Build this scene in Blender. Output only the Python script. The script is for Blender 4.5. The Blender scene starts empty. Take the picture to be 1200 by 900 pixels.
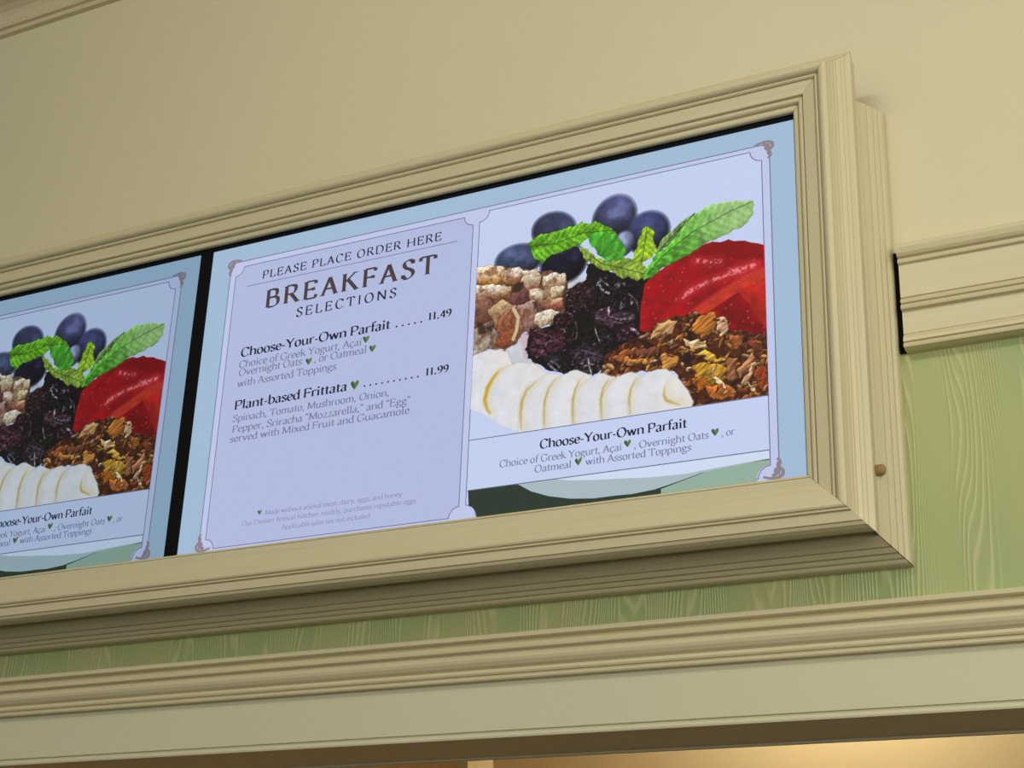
import bpy, math
import numpy as np
from mathutils import Matrix, Vector

sc = bpy.context.scene
C = sc.collection
H0 = 3.05                       # height of the screens' top edge above the floor (metres)

# ---------------------------------------------------------------- camera
cam_d = bpy.data.cameras.new('camera'); cam = bpy.data.objects.new('camera', cam_d); C.objects.link(cam)
CAM_R = Matrix(((0.88731196, 0.14813083, 0.4367319), (0.45977733, -0.35768406, -0.8128142), (0.0358092, 0.92201918, -0.38548454)))
M4 = CAM_R.to_4x4(); M4.translation = Vector((0.6711, -2.211, -1.4475 + H0))
cam.matrix_world = M4
cam_d.sensor_width = 36.0; cam_d.lens = 1848.4 / 1200 * 36.0; cam_d.clip_start = .02
sc.camera = cam
sc.view_settings.view_transform = 'Standard'; sc.view_settings.look = 'None'
sc.view_settings.gamma = 1.0; sc.view_settings.exposure = 0.0
sc.view_settings.use_curve_mapping = False

# ---------------------------------------------------------------- world and lamps
w = bpy.data.worlds.new('world'); sc.world = w; w.use_nodes = True
wb = w.node_tree.nodes['Background']
wb.inputs[0].default_value = (1.0, .965, .86, 1); wb.inputs[1].default_value = 0.58

def area(name, loc, target, size, power, col, shape='RECTANGLE', sy=None):
    d = bpy.data.lights.new(name, 'AREA'); d.shape = shape; d.size = size
    if sy: d.size_y = sy
    d.energy = power; d.color = col
    o = bpy.data.objects.new(name, d); C.objects.link(o); o.location = loc
    o.rotation_euler = (Vector(target) - Vector(loc)).to_track_quat('-Z', 'Y').to_euler()
    return o
area('ceiling_light_right', (2.7, -2.0, 4.1), (1.0, .1, 2.6), 1.0, 13, (1, .95, .82))
area('ceiling_light_middle', (-.4, -2.6, 4.1), (-.4, .1, 2.3), 1.4, 22, (1, .95, .82))
area('added_front_fill', (2.7, -3.2, 2.42), (.3, .1, 2.6), 2.2, 79, (1, .97, .86), sy=1.4)  # unseen fill added at front right to lift the wall and frame
area('kitchen_light', (-.42, 1.42, 2.95), (-.40, 1.7, 2.30), .18, 14.0, (1, .92, .76))
area('added_partition_fill', (-1.9, .50, 2.95), (-1.8, .9, 2.3), .2, 2.2, (1, .86, .66))  # unseen fill added to brighten the partition

# ---------------------------------------------------------------- helpers
def srgb(r, g, b):
    f = lambda v: (v/255/12.92) if v/255 <= .04045 else ((v/255+.055)/1.055)**2.4
    return (f(r), f(g), f(b), 1.0)

def link(name, me, mat=None, parent=None, loc=None):
    o = bpy.data.objects.new(name, me); C.objects.link(o)
    if mat: me.materials.append(mat)
    if parent: o.parent = parent
    if loc: o.location = loc
    return o

def mesh(name, verts, faces):
    me = bpy.data.meshes.new(name); me.from_pydata(verts, [], faces); me.update(); return me

def structure(o):
    o['kind'] = 'structure'; return o

def box(name, x0, x1, y0, y1, z0, z1, mat, parent=None):
    v = [(x, y, z) for x in (x0, x1) for y in (y0, y1) for z in (z0, z1)]
    f = [(0, 1, 3, 2), (4, 6, 7, 5), (0, 4, 5, 1), (2, 3, 7, 6), (0, 2, 6, 4), (1, 5, 7, 3)]
    return link(name, mesh(name, v, f), mat, parent)

def new_mat(name):
    m = bpy.data.materials.new(name); m.use_nodes = True
    nt = m.node_tree; return m, nt, nt.nodes['Principled BSDF']

def node(nt, typ, **kw):
    n = nt.nodes.new(typ)
    for k, v in kw.items(): setattr(n, k, v)
    return n

def paint(name, col, grain=None, rough=.5, vary=.05, bump=.12, scale=1.0):
    """wall and trim paint; grain = stretch of the faint brush marks along (x, y, z)"""
    m, nt, b = new_mat(name)
    b.inputs['Roughness'].default_value = rough
    tc = node(nt, 'ShaderNodeTexCoord'); mp = node(nt, 'ShaderNodeMapping')
    mp.inputs['Scale'].default_value = grain or (6, 6, 6)
    nt.links.new(tc.outputs['Object'], mp.inputs[0])
    nz = node(nt, 'ShaderNodeTexNoise'); nz.inputs['Scale'].default_value = scale; nz.inputs['Detail'].default_value = 4
    nt.links.new(mp.outputs[0], nz.inputs['Vector'])
    rp = node(nt, 'ShaderNodeValToRGB')
    lo = [c*(1-vary) for c in col[:3]] + [1]; hi = [min(1, c*(1+vary)) for c in col[:3]] + [1]
    rp.color_ramp.elements[0].position = .3; rp.color_ramp.elements[1].position = .7
    rp.color_ramp.elements[0].color = lo; rp.color_ramp.elements[1].color = hi
    nt.links.new(nz.outputs['Fac'], rp.inputs[0]); nt.links.new(rp.outputs[0], b.inputs['Base Color'])
    if bump:
        bp = node(nt, 'ShaderNodeBump'); bp.inputs['Strength'].default_value = bump; bp.inputs['Distance'].default_value = .002
        nt.links.new(nz.outputs['Fac'], bp.inputs['Height']); nt.links.new(bp.outputs[0], b.inputs['Normal'])
    return m

TRIM = srgb(197, 188, 152)
M_wall = paint('cream wall paint', srgb(204, 197, 164), (1.2, 1.2, 1.2), .6, .015, 0)
M_trim_h = paint('cream trim paint brushed lengthwise', TRIM, (2.5, 90, 90), .42, .035, .15)
M_trim_v = paint('cream trim paint brushed upright', TRIM, (90, 90, 2.5), .42, .035, .15)
M_fascia = paint('cream fascia paint', srgb(198, 194, 164), (1.5, 1.5, 1.5), .55, .02, 0)
M_kitchen = paint('warm cream kitchen wall paint', srgb(214, 190, 140), (1.5, 1.5, 1.5), .6, .02, 0)
M_partition = paint('tan partition paint', srgb(222, 176, 122), (1.5, 1.5, 1.5), .6, .03, 0)
M_floor = paint('dark floor', srgb(40, 28, 14), (2, 2, 2), .6, .1, 0)
M_ceiling = paint('ceiling paint', srgb(190, 182, 155), (2, 2, 2), .7, .02, 0)

def wallpaper():
    """green wallcovering embossed with wood grain: contour lines of a tall, stretched noise, strong only in some upright strips"""
    m, nt, b = new_mat('green wood-grain wallcovering')
    b.inputs['Roughness'].default_value = .5
    tc = node(nt, 'ShaderNodeTexCoord')
    def noise(scale, loc, detail=1.0):
        mp = node(nt, 'ShaderNodeMapping'); mp.inputs['Scale'].default_value = scale; mp.inputs['Location'].default_value = loc
        n = node(nt, 'ShaderNodeTexNoise'); n.inputs['Scale'].default_value = 1; n.inputs['Detail'].default_value = detail
        nt.links.new(tc.outputs['Object'], mp.inputs[0]); nt.links.new(mp.outputs[0], n.inputs['Vector']); return n.outputs['Fac']
    def math_(op, a, v=None, b_=None):
        n = node(nt, 'ShaderNodeMath', operation=op); nt.links.new(a, n.inputs[0])
        if b_ is not None: nt.links.new(b_, n.inputs[1])
        elif v is not None: n.inputs[1].default_value = v
        return n.outputs[0]
    sep = node(nt, 'ShaderNodeSeparateXYZ'); nt.links.new(tc.outputs['Object'], sep.inputs[0])
    rings = math_('MULTIPLY', noise((13, 1, 1.7), (.4, 0, .3), 1.5), 120)
    ph = math_('ADD', rings, b_=math_('MULTIPLY', sep.outputs['X'], 860))
    sn = math_('SINE', ph)
    ridge = math_('POWER', math_('MULTIPLY_ADD', sn, .5), 2.6)
    ridge.node.inputs[0].links[0].from_node.inputs[2].default_value = .5
    strip = node(nt, 'ShaderNodeMapRange'); strip.inputs['From Min'].default_value = .42; strip.inputs['From Max'].default_value = .48
    nt.links.new(noise((21, 1, 1.1), (2.15, 0, 0), .5), strip.inputs['Value'])
    gr = math_('MULTIPLY', ridge, b_=strip.outputs[0])
    r1 = node(nt, 'ShaderNodeValToRGB'); r1.color_ramp.elements[0].color = srgb(146, 164, 108); r1.color_ramp.elements[1].color = srgb(163, 167, 112)
    r1.color_ramp.elements[0].position = .40; r1.color_ramp.elements[1].position = .62
    nt.links.new(noise((7, 1, 2.2), (0, 0, 0), 0), r1.inputs[0])
    mx = node(nt, 'ShaderNodeMix', data_type='RGBA'); mx.inputs['B'].default_value = srgb(190, 188, 138)  # lighter ridge colour paints in the light that raised grain catches
    nt.links.new(math_('MULTIPLY', gr, .62), mx.inputs['Factor']); nt.links.new(r1.outputs[0], mx.inputs['A'])
    nt.links.new(mx.outputs['Result'], b.inputs['Base Color'])
    bp = node(nt, 'ShaderNodeBump'); bp.inputs['Strength'].default_value = .5; bp.inputs['Distance'].default_value = .0016
    nt.links.new(gr, bp.inputs['Height']); nt.links.new(bp.outputs[0], b.inputs['Normal'])
    return m
M_green = wallpaper()

def plastic(name, col, rough=.4):
    m, nt, b = new_mat(name); b.inputs['Base Color'].default_value = col; b.inputs['Roughness'].default_value = rough; b.inputs['Specular IOR Level'].default_value = .12
    nz = node(nt, 'ShaderNodeTexNoise'); nz.inputs['Scale'].default_value = 400
    bp = node(nt, 'ShaderNodeBump'); bp.inputs['Strength'].default_value = .05; bp.inputs['Distance'].default_value = .0005
    nt.links.new(nz.outputs['Fac'], bp.inputs['Height']); nt.links.new(bp.outputs[0], b.inputs['Normal'])
    return m
M_black = plastic('black bezel plastic', srgb(8, 8, 9), .7)
M_backing = plastic('black backing board', srgb(10, 10, 10), .8)
M_brown = plastic('brown peg', srgb(150, 124, 84), .5)

# what a lit display shows: emission only; the object's own colour scales it, painting in viewing-angle dimming
def display(name, rgb=None):
    m = bpy.data.materials.new(name); m.use_nodes = True; nt = m.node_tree; b = nt.nodes['Principled BSDF']
    b.inputs['Base Color'].default_value = (.004, .004, .004, 1); b.inputs['Roughness'].default_value = .55
    b.inputs['Specular IOR Level'].default_value = .15
    oi = node(nt, 'ShaderNodeObjectInfo'); mx = node(nt, 'ShaderNodeMix', data_type='RGBA', blend_type='MULTIPLY'); mx.inputs['Factor'].default_value = 1
    if rgb: mx.inputs['A'].default_value = srgb(*rgb)
    else:
        ca = node(nt, 'ShaderNodeVertexColor'); ca.layer_name = 'picture'; nt.links.new(ca.outputs['Color'], mx.inputs['A'])
    nt.links.new(oi.outputs['Color'], mx.inputs['B']); nt.links.new(mx.outputs['Result'], b.inputs['Emission Color'])
    b.inputs['Emission Strength'].default_value = 1.0
    return m
D_margin = display('display margin blue', (160, 186, 212))
D_band = display('display border white', (190, 198, 231))
D_text = display('display text panel', (176, 186, 221))  # darker than the picture panel: viewing-angle falloff put into the colour
D_photo = display('display picture panel', (194, 206, 238))
D_line = display('display border line', (112, 116, 150))
D_taupe = display('display ornament taupe', (140, 128, 138))
D_ink = display('display ink', (36, 34, 56))
D_bronze = display('display heading bronze', (72, 62, 62))
D_grey = display('display grey lettering', (116, 116, 150))
D_pale = display('display small lettering', (128, 132, 168))
D_leaf = display('display leaf green', (92, 122, 66))
D_leaf2 = display('display leaf dark green', (60, 86, 62))
D_pic = display('display picture')
INK = {'ink': D_ink, 'bronze': D_bronze, 'grey': D_grey, 'pale': D_pale}

# ---------------------------------------------------------------- the setting
XL, XR = -3.6, 2.4
WY = .10                         # wall face
structure(box('wall_back', XL, XR, WY, WY+.16, H0-.33, H0+1.25, M_wall))
structure(box('wall_back_lower', XL, XR, WY, WY+.16, H0-.886, H0-.33, M_green))
structure(box('ceiling', XL-1, XR+1, -4.5, WY+.16, H0+1.25, H0+1.35, M_ceiling))
structure(box('floor', XL-12, XR+12, -8.5, 2.2, -.1, 0, M_floor))

def extrude_x(name, prof, x0, x1, mat, parent=None):
    """closed (y, z) profile swept along x"""
    n = len(prof)
    v = [(x, y, z+H0) for x in (x0, x1) for y, z in prof]
    f = [(i, (i+1) % n, n+(i+1) % n, n+i) for i in range(n)] + [tuple(range(n-1, -1, -1)), tuple(range(n, 2*n))]
    me = mesh(name, v, f)
    import bmesh
    bm = bmesh.new(); bm.from_mesh(me); bmesh.ops.recalc_face_normals(bm, faces=bm.faces); bm.to_mesh(me); bm.free()
    return link(name, me, mat, parent)

def arc(cy, cz, r, a0, a1, n=6, rz=None):
    rz = rz or r
    return [(cy+r*math.cos(math.radians(a0+(a1-a0)*i/n)), cz+rz*math.sin(math.radians(a0+(a1-a0)*i/n))) for i in range(n+1)]

chair = [(WY, -.2345), (.064, -.2355), (.0610, -.238), (.0605, -.244), (.0630, -.2525), (.0665, -.2565), (.0725, -.2585), (.0725, -.2600), (.0690, -.2610), (.0680, -.2640), (.0690, -.2672), (.0740, -.2690), (.0745, -.2700),
         (.0745, -.3262), (.0775, -.3275), (.0775, -.3288), (.0730, -.3300), (.0712, -.3335), (.0722, -.3368), (.0765, -.3380), (.0765, -.3393), (.0722, -.3405), (.0700, -.3440), (.0712, -.3478), (.0790, -.3496),
         (.0790, -.3880), (.0805, -.3890), (.0800, -.3905), (.0770, -.3925), (.0742, -.3975), (.0738, -.4030), (.0780, -.4045), (.0780, -.4056), (.0742, -.4066), (.0730, -.4095), (.0742, -.4130), (.0880, -.4150), (WY, -.4150)]
structure(extrude_x('trim_1', chair, .1415, XR, M_trim_h))

header = ([(WY, -.812), (.078, -.8145), (.076, -.817), (.076, -.8225), (.079, -.8245), (.088, -.8255)] + [(.088, -.8265)] +
          [(.0825, -.836)] + [(.076, -.8365)] + arc(.0765, -.8405, .0035, 100, 250, 4) + [(.0815, -.8465), (.0815, -.8485)] +
          [(.078, -.851), (.0775, -.856), (.079, -.861), (.083, -.867), (.089, -.8715)] + [(.089, -.8735)] +
          [(.0855, -.8745), (.0845, -.8775), (.086, -.8805), (.090, -.8815)] + [(.090, -.8835), (.0875, -.8845), (.0865, -.8875), (.088, -.890), (WY, -.891)])
structure(extrude_x('trim_2', header, XL, XR, M_trim_h))

fascia = [(.0995, -.886), (.0995, -.9715), (.104, -.9725), (.104, -.9765), (.0985, -.9775), (.0975, -.981), (.0985, -.984), (.258, -.985), (.2585, -.9885), (.268, -.9885), (.268, -.886)]
structure(extrude_x('trim_3', fascia, XL, XR, M_fascia))

crown = [(WY, .822), (.088, .824), (.086, .829), (.088, .834), (.092, .836), (.092, .840), (.084, .842), (.082, .847), (.084, .852), (.088, .854), (.086, .858)] + \
        [(.082, .868), (.074, .880), (.062, .890), (.046, .898)] + [(.046, .903), (.036, .905), (.034, .911), (.036, .916)] + [(.030, .93), (.012, .965), (-.02, 1.0), (-.06, 1.03), (-.07, 1.06), (-.07, 1.26), (WY, 1.26)]
structure(extrude_x('trim_4', crown, XL, XR, M_trim_h))

# the kitchen behind the opening under the header
structure(box('wall_kitchen', XL, XR+.6, 1.70, 1.82, 0, H0+.10, M_kitchen))
structure(box('wall_partition', XL, -1.085, .90, 1.0, 0, H0+.10, M_partition))
structure(box('trim_5', -1.10, -1.070, .89, 1.01, 0, H0+.098, M_kitchen))
structure(box('wall_kitchen_top', XL, XR+.6, WY+.16, 1.82, H0+.10, H0+.20, M_kitchen))

# ---------------------------------------------------------------- the frame round the screens
frame = bpy.data.objects.new('menu_board_frame', None); C.objects.link(frame)
frame['label'] = 'cream moulded wooden frame boxed around the row of wall menu screens'
frame['category'] = 'frame'
ZT, ZB = .008, -.6365
SW, PITCH = 1.2096, 1.2385
FXR = .003; FXL = -PITCH-SW-.003
frame.location = ((FXL+FXR)/2, WY, H0+ZB)

inner = [(.0155, .022), (.0155, -.0045), (0, -.0045), (0, -.0105), (.001, -.0122), (.003, -.0135), (.006, -.0142), (.0085, -.0136), (.0098, -.0118), (.0106, -.0118), (.0112, -.0175),
         (.013, -.0202), (.0160, -.0212), (.0186, -.0204), (.0196, -.0182), (.0204, -.0182), (.0210, -.0235), (.0218, -.0248),
         (.0415, -.0300), (.0424, -.0278), (.0436, -.0278), (.0442, -.0318), (.0462, -.0340), (.0486, -.0336), (.0496, -.0312), (.0508, -.0312),
         (.0514, -.0355), (.0530, -.0390), (.0560, -.0418), (.0600, -.0430), (.0640, -.0424), (.0668, -.0402)]
main = inner + [(.0676, -.0350), (.0690, -.0322), (.0705, -.0275), (.0735, -.0225), (.0742, -.0195), (.0765, -.0188), (.0775, -.0155), (.0832, -.0122), (.0840, -.0098),
        (.0888, -.0076), (.0896, -.0050), (.0950, -.0028), (.0978, -.0008), (.0985, .0030), (.0968, .0120), (.0952, .0200), (.0950, .034), (.080, .034), (.080, .022)]
# the bottom rail is a plainer board: one quirk, a broad slope, then the outer steps
sill = [(.0155, .022), (.0155, -.0045), (0, -.0045), (0, -.0105), (.001, -.0124), (.0034, -.0140), (.0046, -.0140), (.0052, -.0112), (.0060, -.0112), (.0068, -.0165), (.0090, -.0184), (.0200, -.0262), (.0350, -.0342),
        (.0500, -.0400), (.0580, -.0422), (.0630, -.0424), (.0658, -.0410), (.0668, -.0372), (.0676, -.0372), (.0686, -.0392), (.0706, -.0388), (.0714, -.0350), (.0724, -.0340), (.0732, -.0352),
        (.0868, -.0328), (.0876, -.0296), (.0884, -.0306), (.0925, -.0282), (.0960, -.0210), (.0982, -.0110), (.0968, -.0050), (.0925, .0010), (.0895, .0090), (.0885, .0180), (.0890, .026), (.080, .026), (.080, .022)]
band = [(.080, .0275), (.0900, .0275), (.0930, .0295), (.0955, .0320), (.0975, .0340), (.0990, .0370), (.1010, .0400), (.1065, .0470), (.1075, .0530), (.1085, .0536), (.1135, .0590), (.1145, .0655),
        (.1155, .0660), (.1195, .0700), (.1205, .0755), (.1215, .0760), (.1250, .0790), (.1268, .0840), (.1272, .0900), (.1268, WY), (.080, WY)]

def moulding(name, prof, side, mat, cut=None, gap=.0004):
    """mitred length of moulding; profile = (outwards from the opening, y)"""
    n = len(prof); rows = []
    for end in (0, 1):
        row = []
        for o, y in prof:
            if side in ('top', 'bottom'):
                x = (FXL - o + gap) if end == 0 else (FXR + o - gap)
                z = ZT + o if side == 'top' else ZB - o
            else:
                x = FXR + o if side == 'right' else FXL - o
                if end == 0: z = ZB - o + gap
                else: z = (cut if cut is not None else ZT + o) - gap
            row.append((x - (FXL+FXR)/2, y - WY, z - ZB))
        rows.append(row)
    v = rows[0] + rows[1]
    f = [(i, (i+1) % n, n+(i+1) % n, n+i) for i in range(n)] + [tuple(range(n-1, -1, -1)), tuple(range(n, 2*n))]
    me = mesh(name, v, f)
    import bmesh
    bm = bmesh.new(); bm.from_mesh(me); bmesh.ops.recalc_face_normals(bm, faces=bm.faces); bm.to_mesh(me); bm.free()
    return link(name, me, mat, frame)
moulding('frame_rail', main, 'top', M_trim_h)
moulding('frame_rail', sill, 'bottom', M_trim_h)
moulding('frame_stile', main, 'right', M_trim_v)
moulding('frame_stile', main, 'left', M_trim_v)
moulding('backband_rail', band, 'bottom', M_trim_h, gap=.0008)
moulding('backband_stile', band, 'right', M_trim_v, cut=.030, gap=.0008)
moulding('backband_stile', band, 'left', M_trim_v, cut=.030, gap=.0008)
def fbox(name, x0, x1, y0, y1, z0, z1, mat):
    o = box(name, x0-(FXL+FXR)/2, x1-(FXL+FXR)/2, y0-WY, y1-WY, z0-ZB, z1-ZB, mat, frame); return o
fbox('backing_board', FXL-.078, FXR+.078, .060, .075, ZB-.078, ZT+.078, M_backing)
fbox('gap_shade_strip', FXR+.1262, FXR+.1378, .0925, .0995, -.413, -.236, M_backing)  # added black strip imitating the shade in the crack by the chair rail
# the little peg let into the seam of the right stile
def peg():
    v, f = [], []; n = 14
    prof = [(.0, .0075), (.010, .0075), (.0125, .006), (.0135, .0035)]
    for d, r in prof:
        for k in range(n):
            a = 2*math.pi*k/n; v.append((d, r*math.cos(a), r*math.sin(a)*1.15))
    for j in range(len(prof)-1):
        for k in range(n): f.append((j*n+k, j*n+(k+1) % n, (j+1)*n+(k+1) % n, (j+1)*n+k))
    f.append(tuple((len(prof)-1)*n+k for k in range(n)))
    o = link('peg', mesh('peg', v, f), M_brown, frame)
    o.location = (FXR+.096-(FXL+FXR)/2, .030-WY, -.628-ZB); o['label'] = 'small brown peg'
peg()

# ---------------------------------------------------------------- lettering: a broad-nib roman drawn stroke by stroke
# cap height 7, x-height 4.7; l = straight, s = smooth through points, f = serif foot, o = round dot
G = {
'A': (6.2, 'l.5,0 3,7;l3,7 5.6,0;l1.4,2.5 4.6,2.5;f.5,0;f5.6,0'),
'B': (5.7, 'l1,0 1,7;s1,7 3,7 4.3,6.3 4.2,4.6 3,3.8 1,3.8;s1,3.8 3.4,3.8 4.9,3 4.9,1 3.4,0 1,0;f1,0;f1,7'),
'C': (6.4, 's5.6,5.8 4.6,6.8 3.3,7.1 1.6,6.3 .7,3.5 1.6,.7 3.4,-.1 4.8,.3 5.8,1.4;l5.7,7 5.6,5.4'),
'D': (7.0, 'l1,0 1,7;s1,7 3.4,7 5.4,6 6.2,3.5 5.4,1 3.4,0 1,0;f1,0;f1,7'),
'E': (5.6, 'l1,0 1,7;l1,7 4.7,7;l4.7,7 4.7,5.8;l1,3.7 3.9,3.7;l3.9,4.3 3.9,3.1;l1,0 4.8,0;l4.8,0 5.1,1.4;f1,0;f1,7'),
'F': (5.2, 'l1,0 1,7;l1,7 4.7,7;l4.7,7 4.7,5.8;l1,3.6 3.9,3.6;l3.9,4.2 3.9,3;f1,0;f1,7'),
'G': (6.9, 's5.7,5.8 4.7,6.8 3.4,7.1 1.6,6.3 .7,3.5 1.6,.7 3.4,-.1 5,.3 5.9,.9;l5.8,7 5.7,5.4;l5.9,.9 5.9,3;f5.9,3'),
'H': (7.2, 'l1,0 1,7;l6.1,0 6.1,7;l1,3.6 6.1,3.6;f1,0;f1,7;f6.1,0;f6.1,7'),
'I': (2.8, 'l1.4,0 1.4,7;f1.4,0;f1.4,7'),
'K': (6.4, 'l1,0 1,7;l1,3.4 5,7;l2.4,4.4 5.8,0;f1,0;f1,7;f5.1,7;f5.8,0'),
'L': (5.2, 'l1,0 1,7;l1,0 4.6,0;l4.6,0 4.9,1.5;f1,0;f1,7'),
'M': (8.2, 'l1,0 1.4,7;l1.4,7 4.1,.5;l4.1,.5 6.8,7;l6.8,7 7.2,0;f1,0;f7.2,0;f1.2,7;f7,7'),
'N': (7.2, 'l1.1,0 1.1,7;l1.1,7 6.1,0;l6.1,0 6.1,7;f1.1,0;f1,7;f6.1,7'),
'O': (7.2, 's3.6,7.1 1.7,6.3 .7,3.5 1.7,.7 3.6,-.1 5.5,.7 6.5,3.5 5.5,6.3 3.6,7.1'),
'P': (5.5, 'l1,0 1,7;s1,7 3.2,7 4.7,6.4 4.9,5 4.2,3.6 2.8,3.1 1.2,3.3;f1,0;f1,7'),
'R': (6.2, 'l1,0 1,7;s1,7 3.2,7 4.5,6.4 4.6,5.2 4,4 2.8,3.6 1,3.6;l2.9,3.6 5.6,0;f1,0;f1,7;f5.7,0'),
'S': (5.0, 's4.2,5.8 3.6,6.8 2.4,7.1 1.2,6.4 1,5.3 1.7,4.2 3.3,3.3 4.3,2.2 4,.8 2.6,-.1 1.4,.2 .7,1.3;l4.2,6.9 4.2,5.5;l.7,.2 .7,1.6'),
'T': (6.2, 'l3.1,0 3.1,7;l.5,7 5.7,7;l.5,7 .4,5.6;l5.7,7 5.8,5.6;f3.1,0'),
'Y': (6.2, 'l.6,7 3.1,3.3;l5.6,7 3.1,3.3;l3.1,3.3 3.1,0;f3.1,0;f.6,7;f5.6,7'),
'V': (6.2, 'l.6,7 3.1,0;l5.6,7 3.1,0;f.6,7;f5.6,7'),
'a': (4.5, 's.9,3.9 1.6,4.6 2.6,4.7 3.3,3.9 3.3,2.4;l3.3,3.2 3.3,.6;s3.3,.6 3.7,.1 4.3,.3;s3.3,2.8 1.8,2.4 .8,1.6 .9,.4 1.7,-.1 2.6,.3 3.3,1.1'),
'b': (5.0, 'l1,0 1,7.4;l.3,7.1 1,7.4;s1,3.6 2,4.6 3.2,4.7 4.2,3.8 4.4,2.2 3.7,.5 2.4,-.1 1,.4'),
'c': (4.2, 's3.7,3.8 3.1,4.6 2.2,4.7 1.1,4 .7,2.4 1.1,.7 2.3,-.1 3.3,.2 3.9,.9'),
'd': (5.1, 'l4,7.4 4,.4;l3.3,7.1 4,7.4;s4,.4 4.4,0 5,.1;s4,3.8 3,4.7 1.9,4.5 .9,3.6 .7,2 1.2,.5 2.2,-.1 3.2,.3 4,1.2'),
'e': (4.4, 's.8,2.5 3.8,2.6 3.7,3.8 3,4.6 2.2,4.7 1.2,4 .7,2.4 1.1,.8 2.3,-.1 3.3,.2 4,.9'),
'f': (3.1, 's3.4,6.9 2.7,7.5 1.8,7 1.5,5.8 1.5,4.5;l1.5,4.6 1.5,0;l.5,4.5 2.9,4.5;f1.5,0'),
'g': (4.7, 's2.3,4.7 1.1,4.2 .9,3 1.6,1.9 2.6,1.9 3.5,2.6 3.5,3.8 2.3,4.7;l3.2,4.4 4.5,4.5;s1.6,1.9 .9,1.1 1.6,.4 3.2,.2 4.1,-.7 3.5,-1.9 2,-2.3 .8,-1.7 .8,-.7 1.7,.2'),
'h': (5.3, 'l1,0 1,7.4;l.3,7.1 1,7.4;s1,3.4 2,4.5 3.2,4.7 4.2,3.9 4.3,2.8;l4.3,3.2 4.3,0;f1,0;f4.3,0'),
'i': (2.6, 'l1.3,0 1.3,4.6;l.5,4.2 1.3,4.6;f1.3,0;o1.3,6.5'),
'í': (2.6, 'l1.3,0 1.3,4.6;l.5,4.2 1.3,4.6;f1.3,0;l1.1,5.8 2.2,7.2'),
'k': (5.0, 'l1,0 1,7.4;l.3,7.1 1,7.4;l1,2.3 3.8,4.6;l2,3 4.7,0;f1,0;f4.6,0;f3.8,4.6'),
'l': (2.6, 'l1.3,0 1.3,7.4;l.5,7.1 1.3,7.4;f1.3,0'),
'm': (8.0, 'l1.1,0 1.1,4.6;l.3,4.2 1.1,4.6;s1.1,3.4 2.1,4.5 3.1,4.7 4,3.9 4.1,2.8;l4.1,3.2 4.1,0;s4.1,3.4 5,4.5 6,4.7 6.9,3.9 7,2.8;l7,3.2 7,0;f1.1,0;f4.1,0;f7,0'),
'n': (5.4, 'l1.1,0 1.1,4.6;l.3,4.2 1.1,4.6;s1.1,3.4 2.1,4.5 3.3,4.7 4.3,3.9 4.4,2.8;l4.4,3.2 4.4,0;f1.1,0;f4.4,0'),
'o': (4.9, 's2.5,4.8 1.2,4.2 .7,2.4 1.2,.5 2.5,-.1 3.7,.5 4.2,2.4 3.7,4.2 2.5,4.8'),
'p': (5.1, 'l1.1,-2.2 1.1,4.6;l.3,4.2 1.1,4.6;s1.1,3.6 2.1,4.6 3.3,4.7 4.3,3.8 4.5,2.2 3.8,.5 2.5,-.1 1.1,.4;f1.1,-2.2'),
'r': (3.7, 'l1.1,0 1.1,4.6;l.3,4.2 1.1,4.6;s1.1,3.2 1.9,4.4 2.8,4.7 3.5,4.3;f1.1,0'),
's': (3.7, 's3.1,3.8 2.6,4.6 1.7,4.7 .9,4 1,3.1 2,2.4 3,1.6 3,.6 2,-.1 1.1,.1 .6,.9'),
't': (3.1, 's1.4,6 1.4,1.2 1.8,.1 2.9,.3;l.4,4.4 2.9,4.5'),
'u': (5.3, 's1,4.5 1,1.6 1.6,.2 2.8,0 4.1,1.1;l4.1,4.6 4.1,.5;l4.1,.5 5,.1;l.3,4.5 1,4.6;l3.4,4.5 4.1,4.6'),
'v': (4.9, 'l.7,4.6 2.5,0;l4.3,4.6 2.5,0;f.7,4.6;f4.3,4.6'),
'w': (7.0, 'l.7,4.6 2.2,0;l3.6,4.6 2.2,0;l3.6,4.6 5,0;l6.4,4.6 5,0;f.7,4.6;f6.4,4.6'),
'x': (4.8, 'l.8,4.6 4.1,0;l4,4.6 .8,0;f.8,0;f4.1,0;f.8,4.6;f4,4.6'),
'y': (4.9, 'l.7,4.6 2.6,.2;l4.3,4.6 2.6,.2;s2.6,.2 2,-1.4 1.2,-2.2 .5,-1.9;f.7,4.6;f4.3,4.6'),
'z': (4.3, 'l.7,4.5 3.7,4.5;l3.7,4.5 .7,0;l.7,0 3.8,0;l3.8,0 3.9,.9'),
'1': (3.6, 'l1.8,0 1.8,6.8;l.9,6.2 1.8,6.8;f1.8,0'),
'4': (4.6, 'l3.3,0 3.3,6.8;l3.3,6.8 .6,2;l.6,2 4.3,2;f3.3,0'),
'9': (4.6, 's2.3,6.9 1.1,6.2 .8,4.8 1.4,3.5 2.5,3.2 3.6,3.9 3.9,5.2 3.4,6.4 2.3,6.9;s3.9,5 3.7,2.6 2.6,.7 1.2,0'),
'.': (2.3, 'o1.1,.35'), ',': (2.3, 'o1.1,.4;l1.4,.4 .8,-1.3'), '-': (3.0, 'l.5,2.4 2.5,2.4;l.5,2.3 2.5,2.3;l.5,2.55 2.5,2.55'),
'“': (3.2, 'o.8,5.8;l.6,5.9 1.1,7.1;o2.1,5.8;l1.9,5.9 2.4,7.1'), '”': (3.2, 'o.9,6.8;l1.1,6.7 .6,5.5;o2.2,6.8;l2.4,6.7 1.9,5.5'), ' ': (2.3, ''),
}
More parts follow.
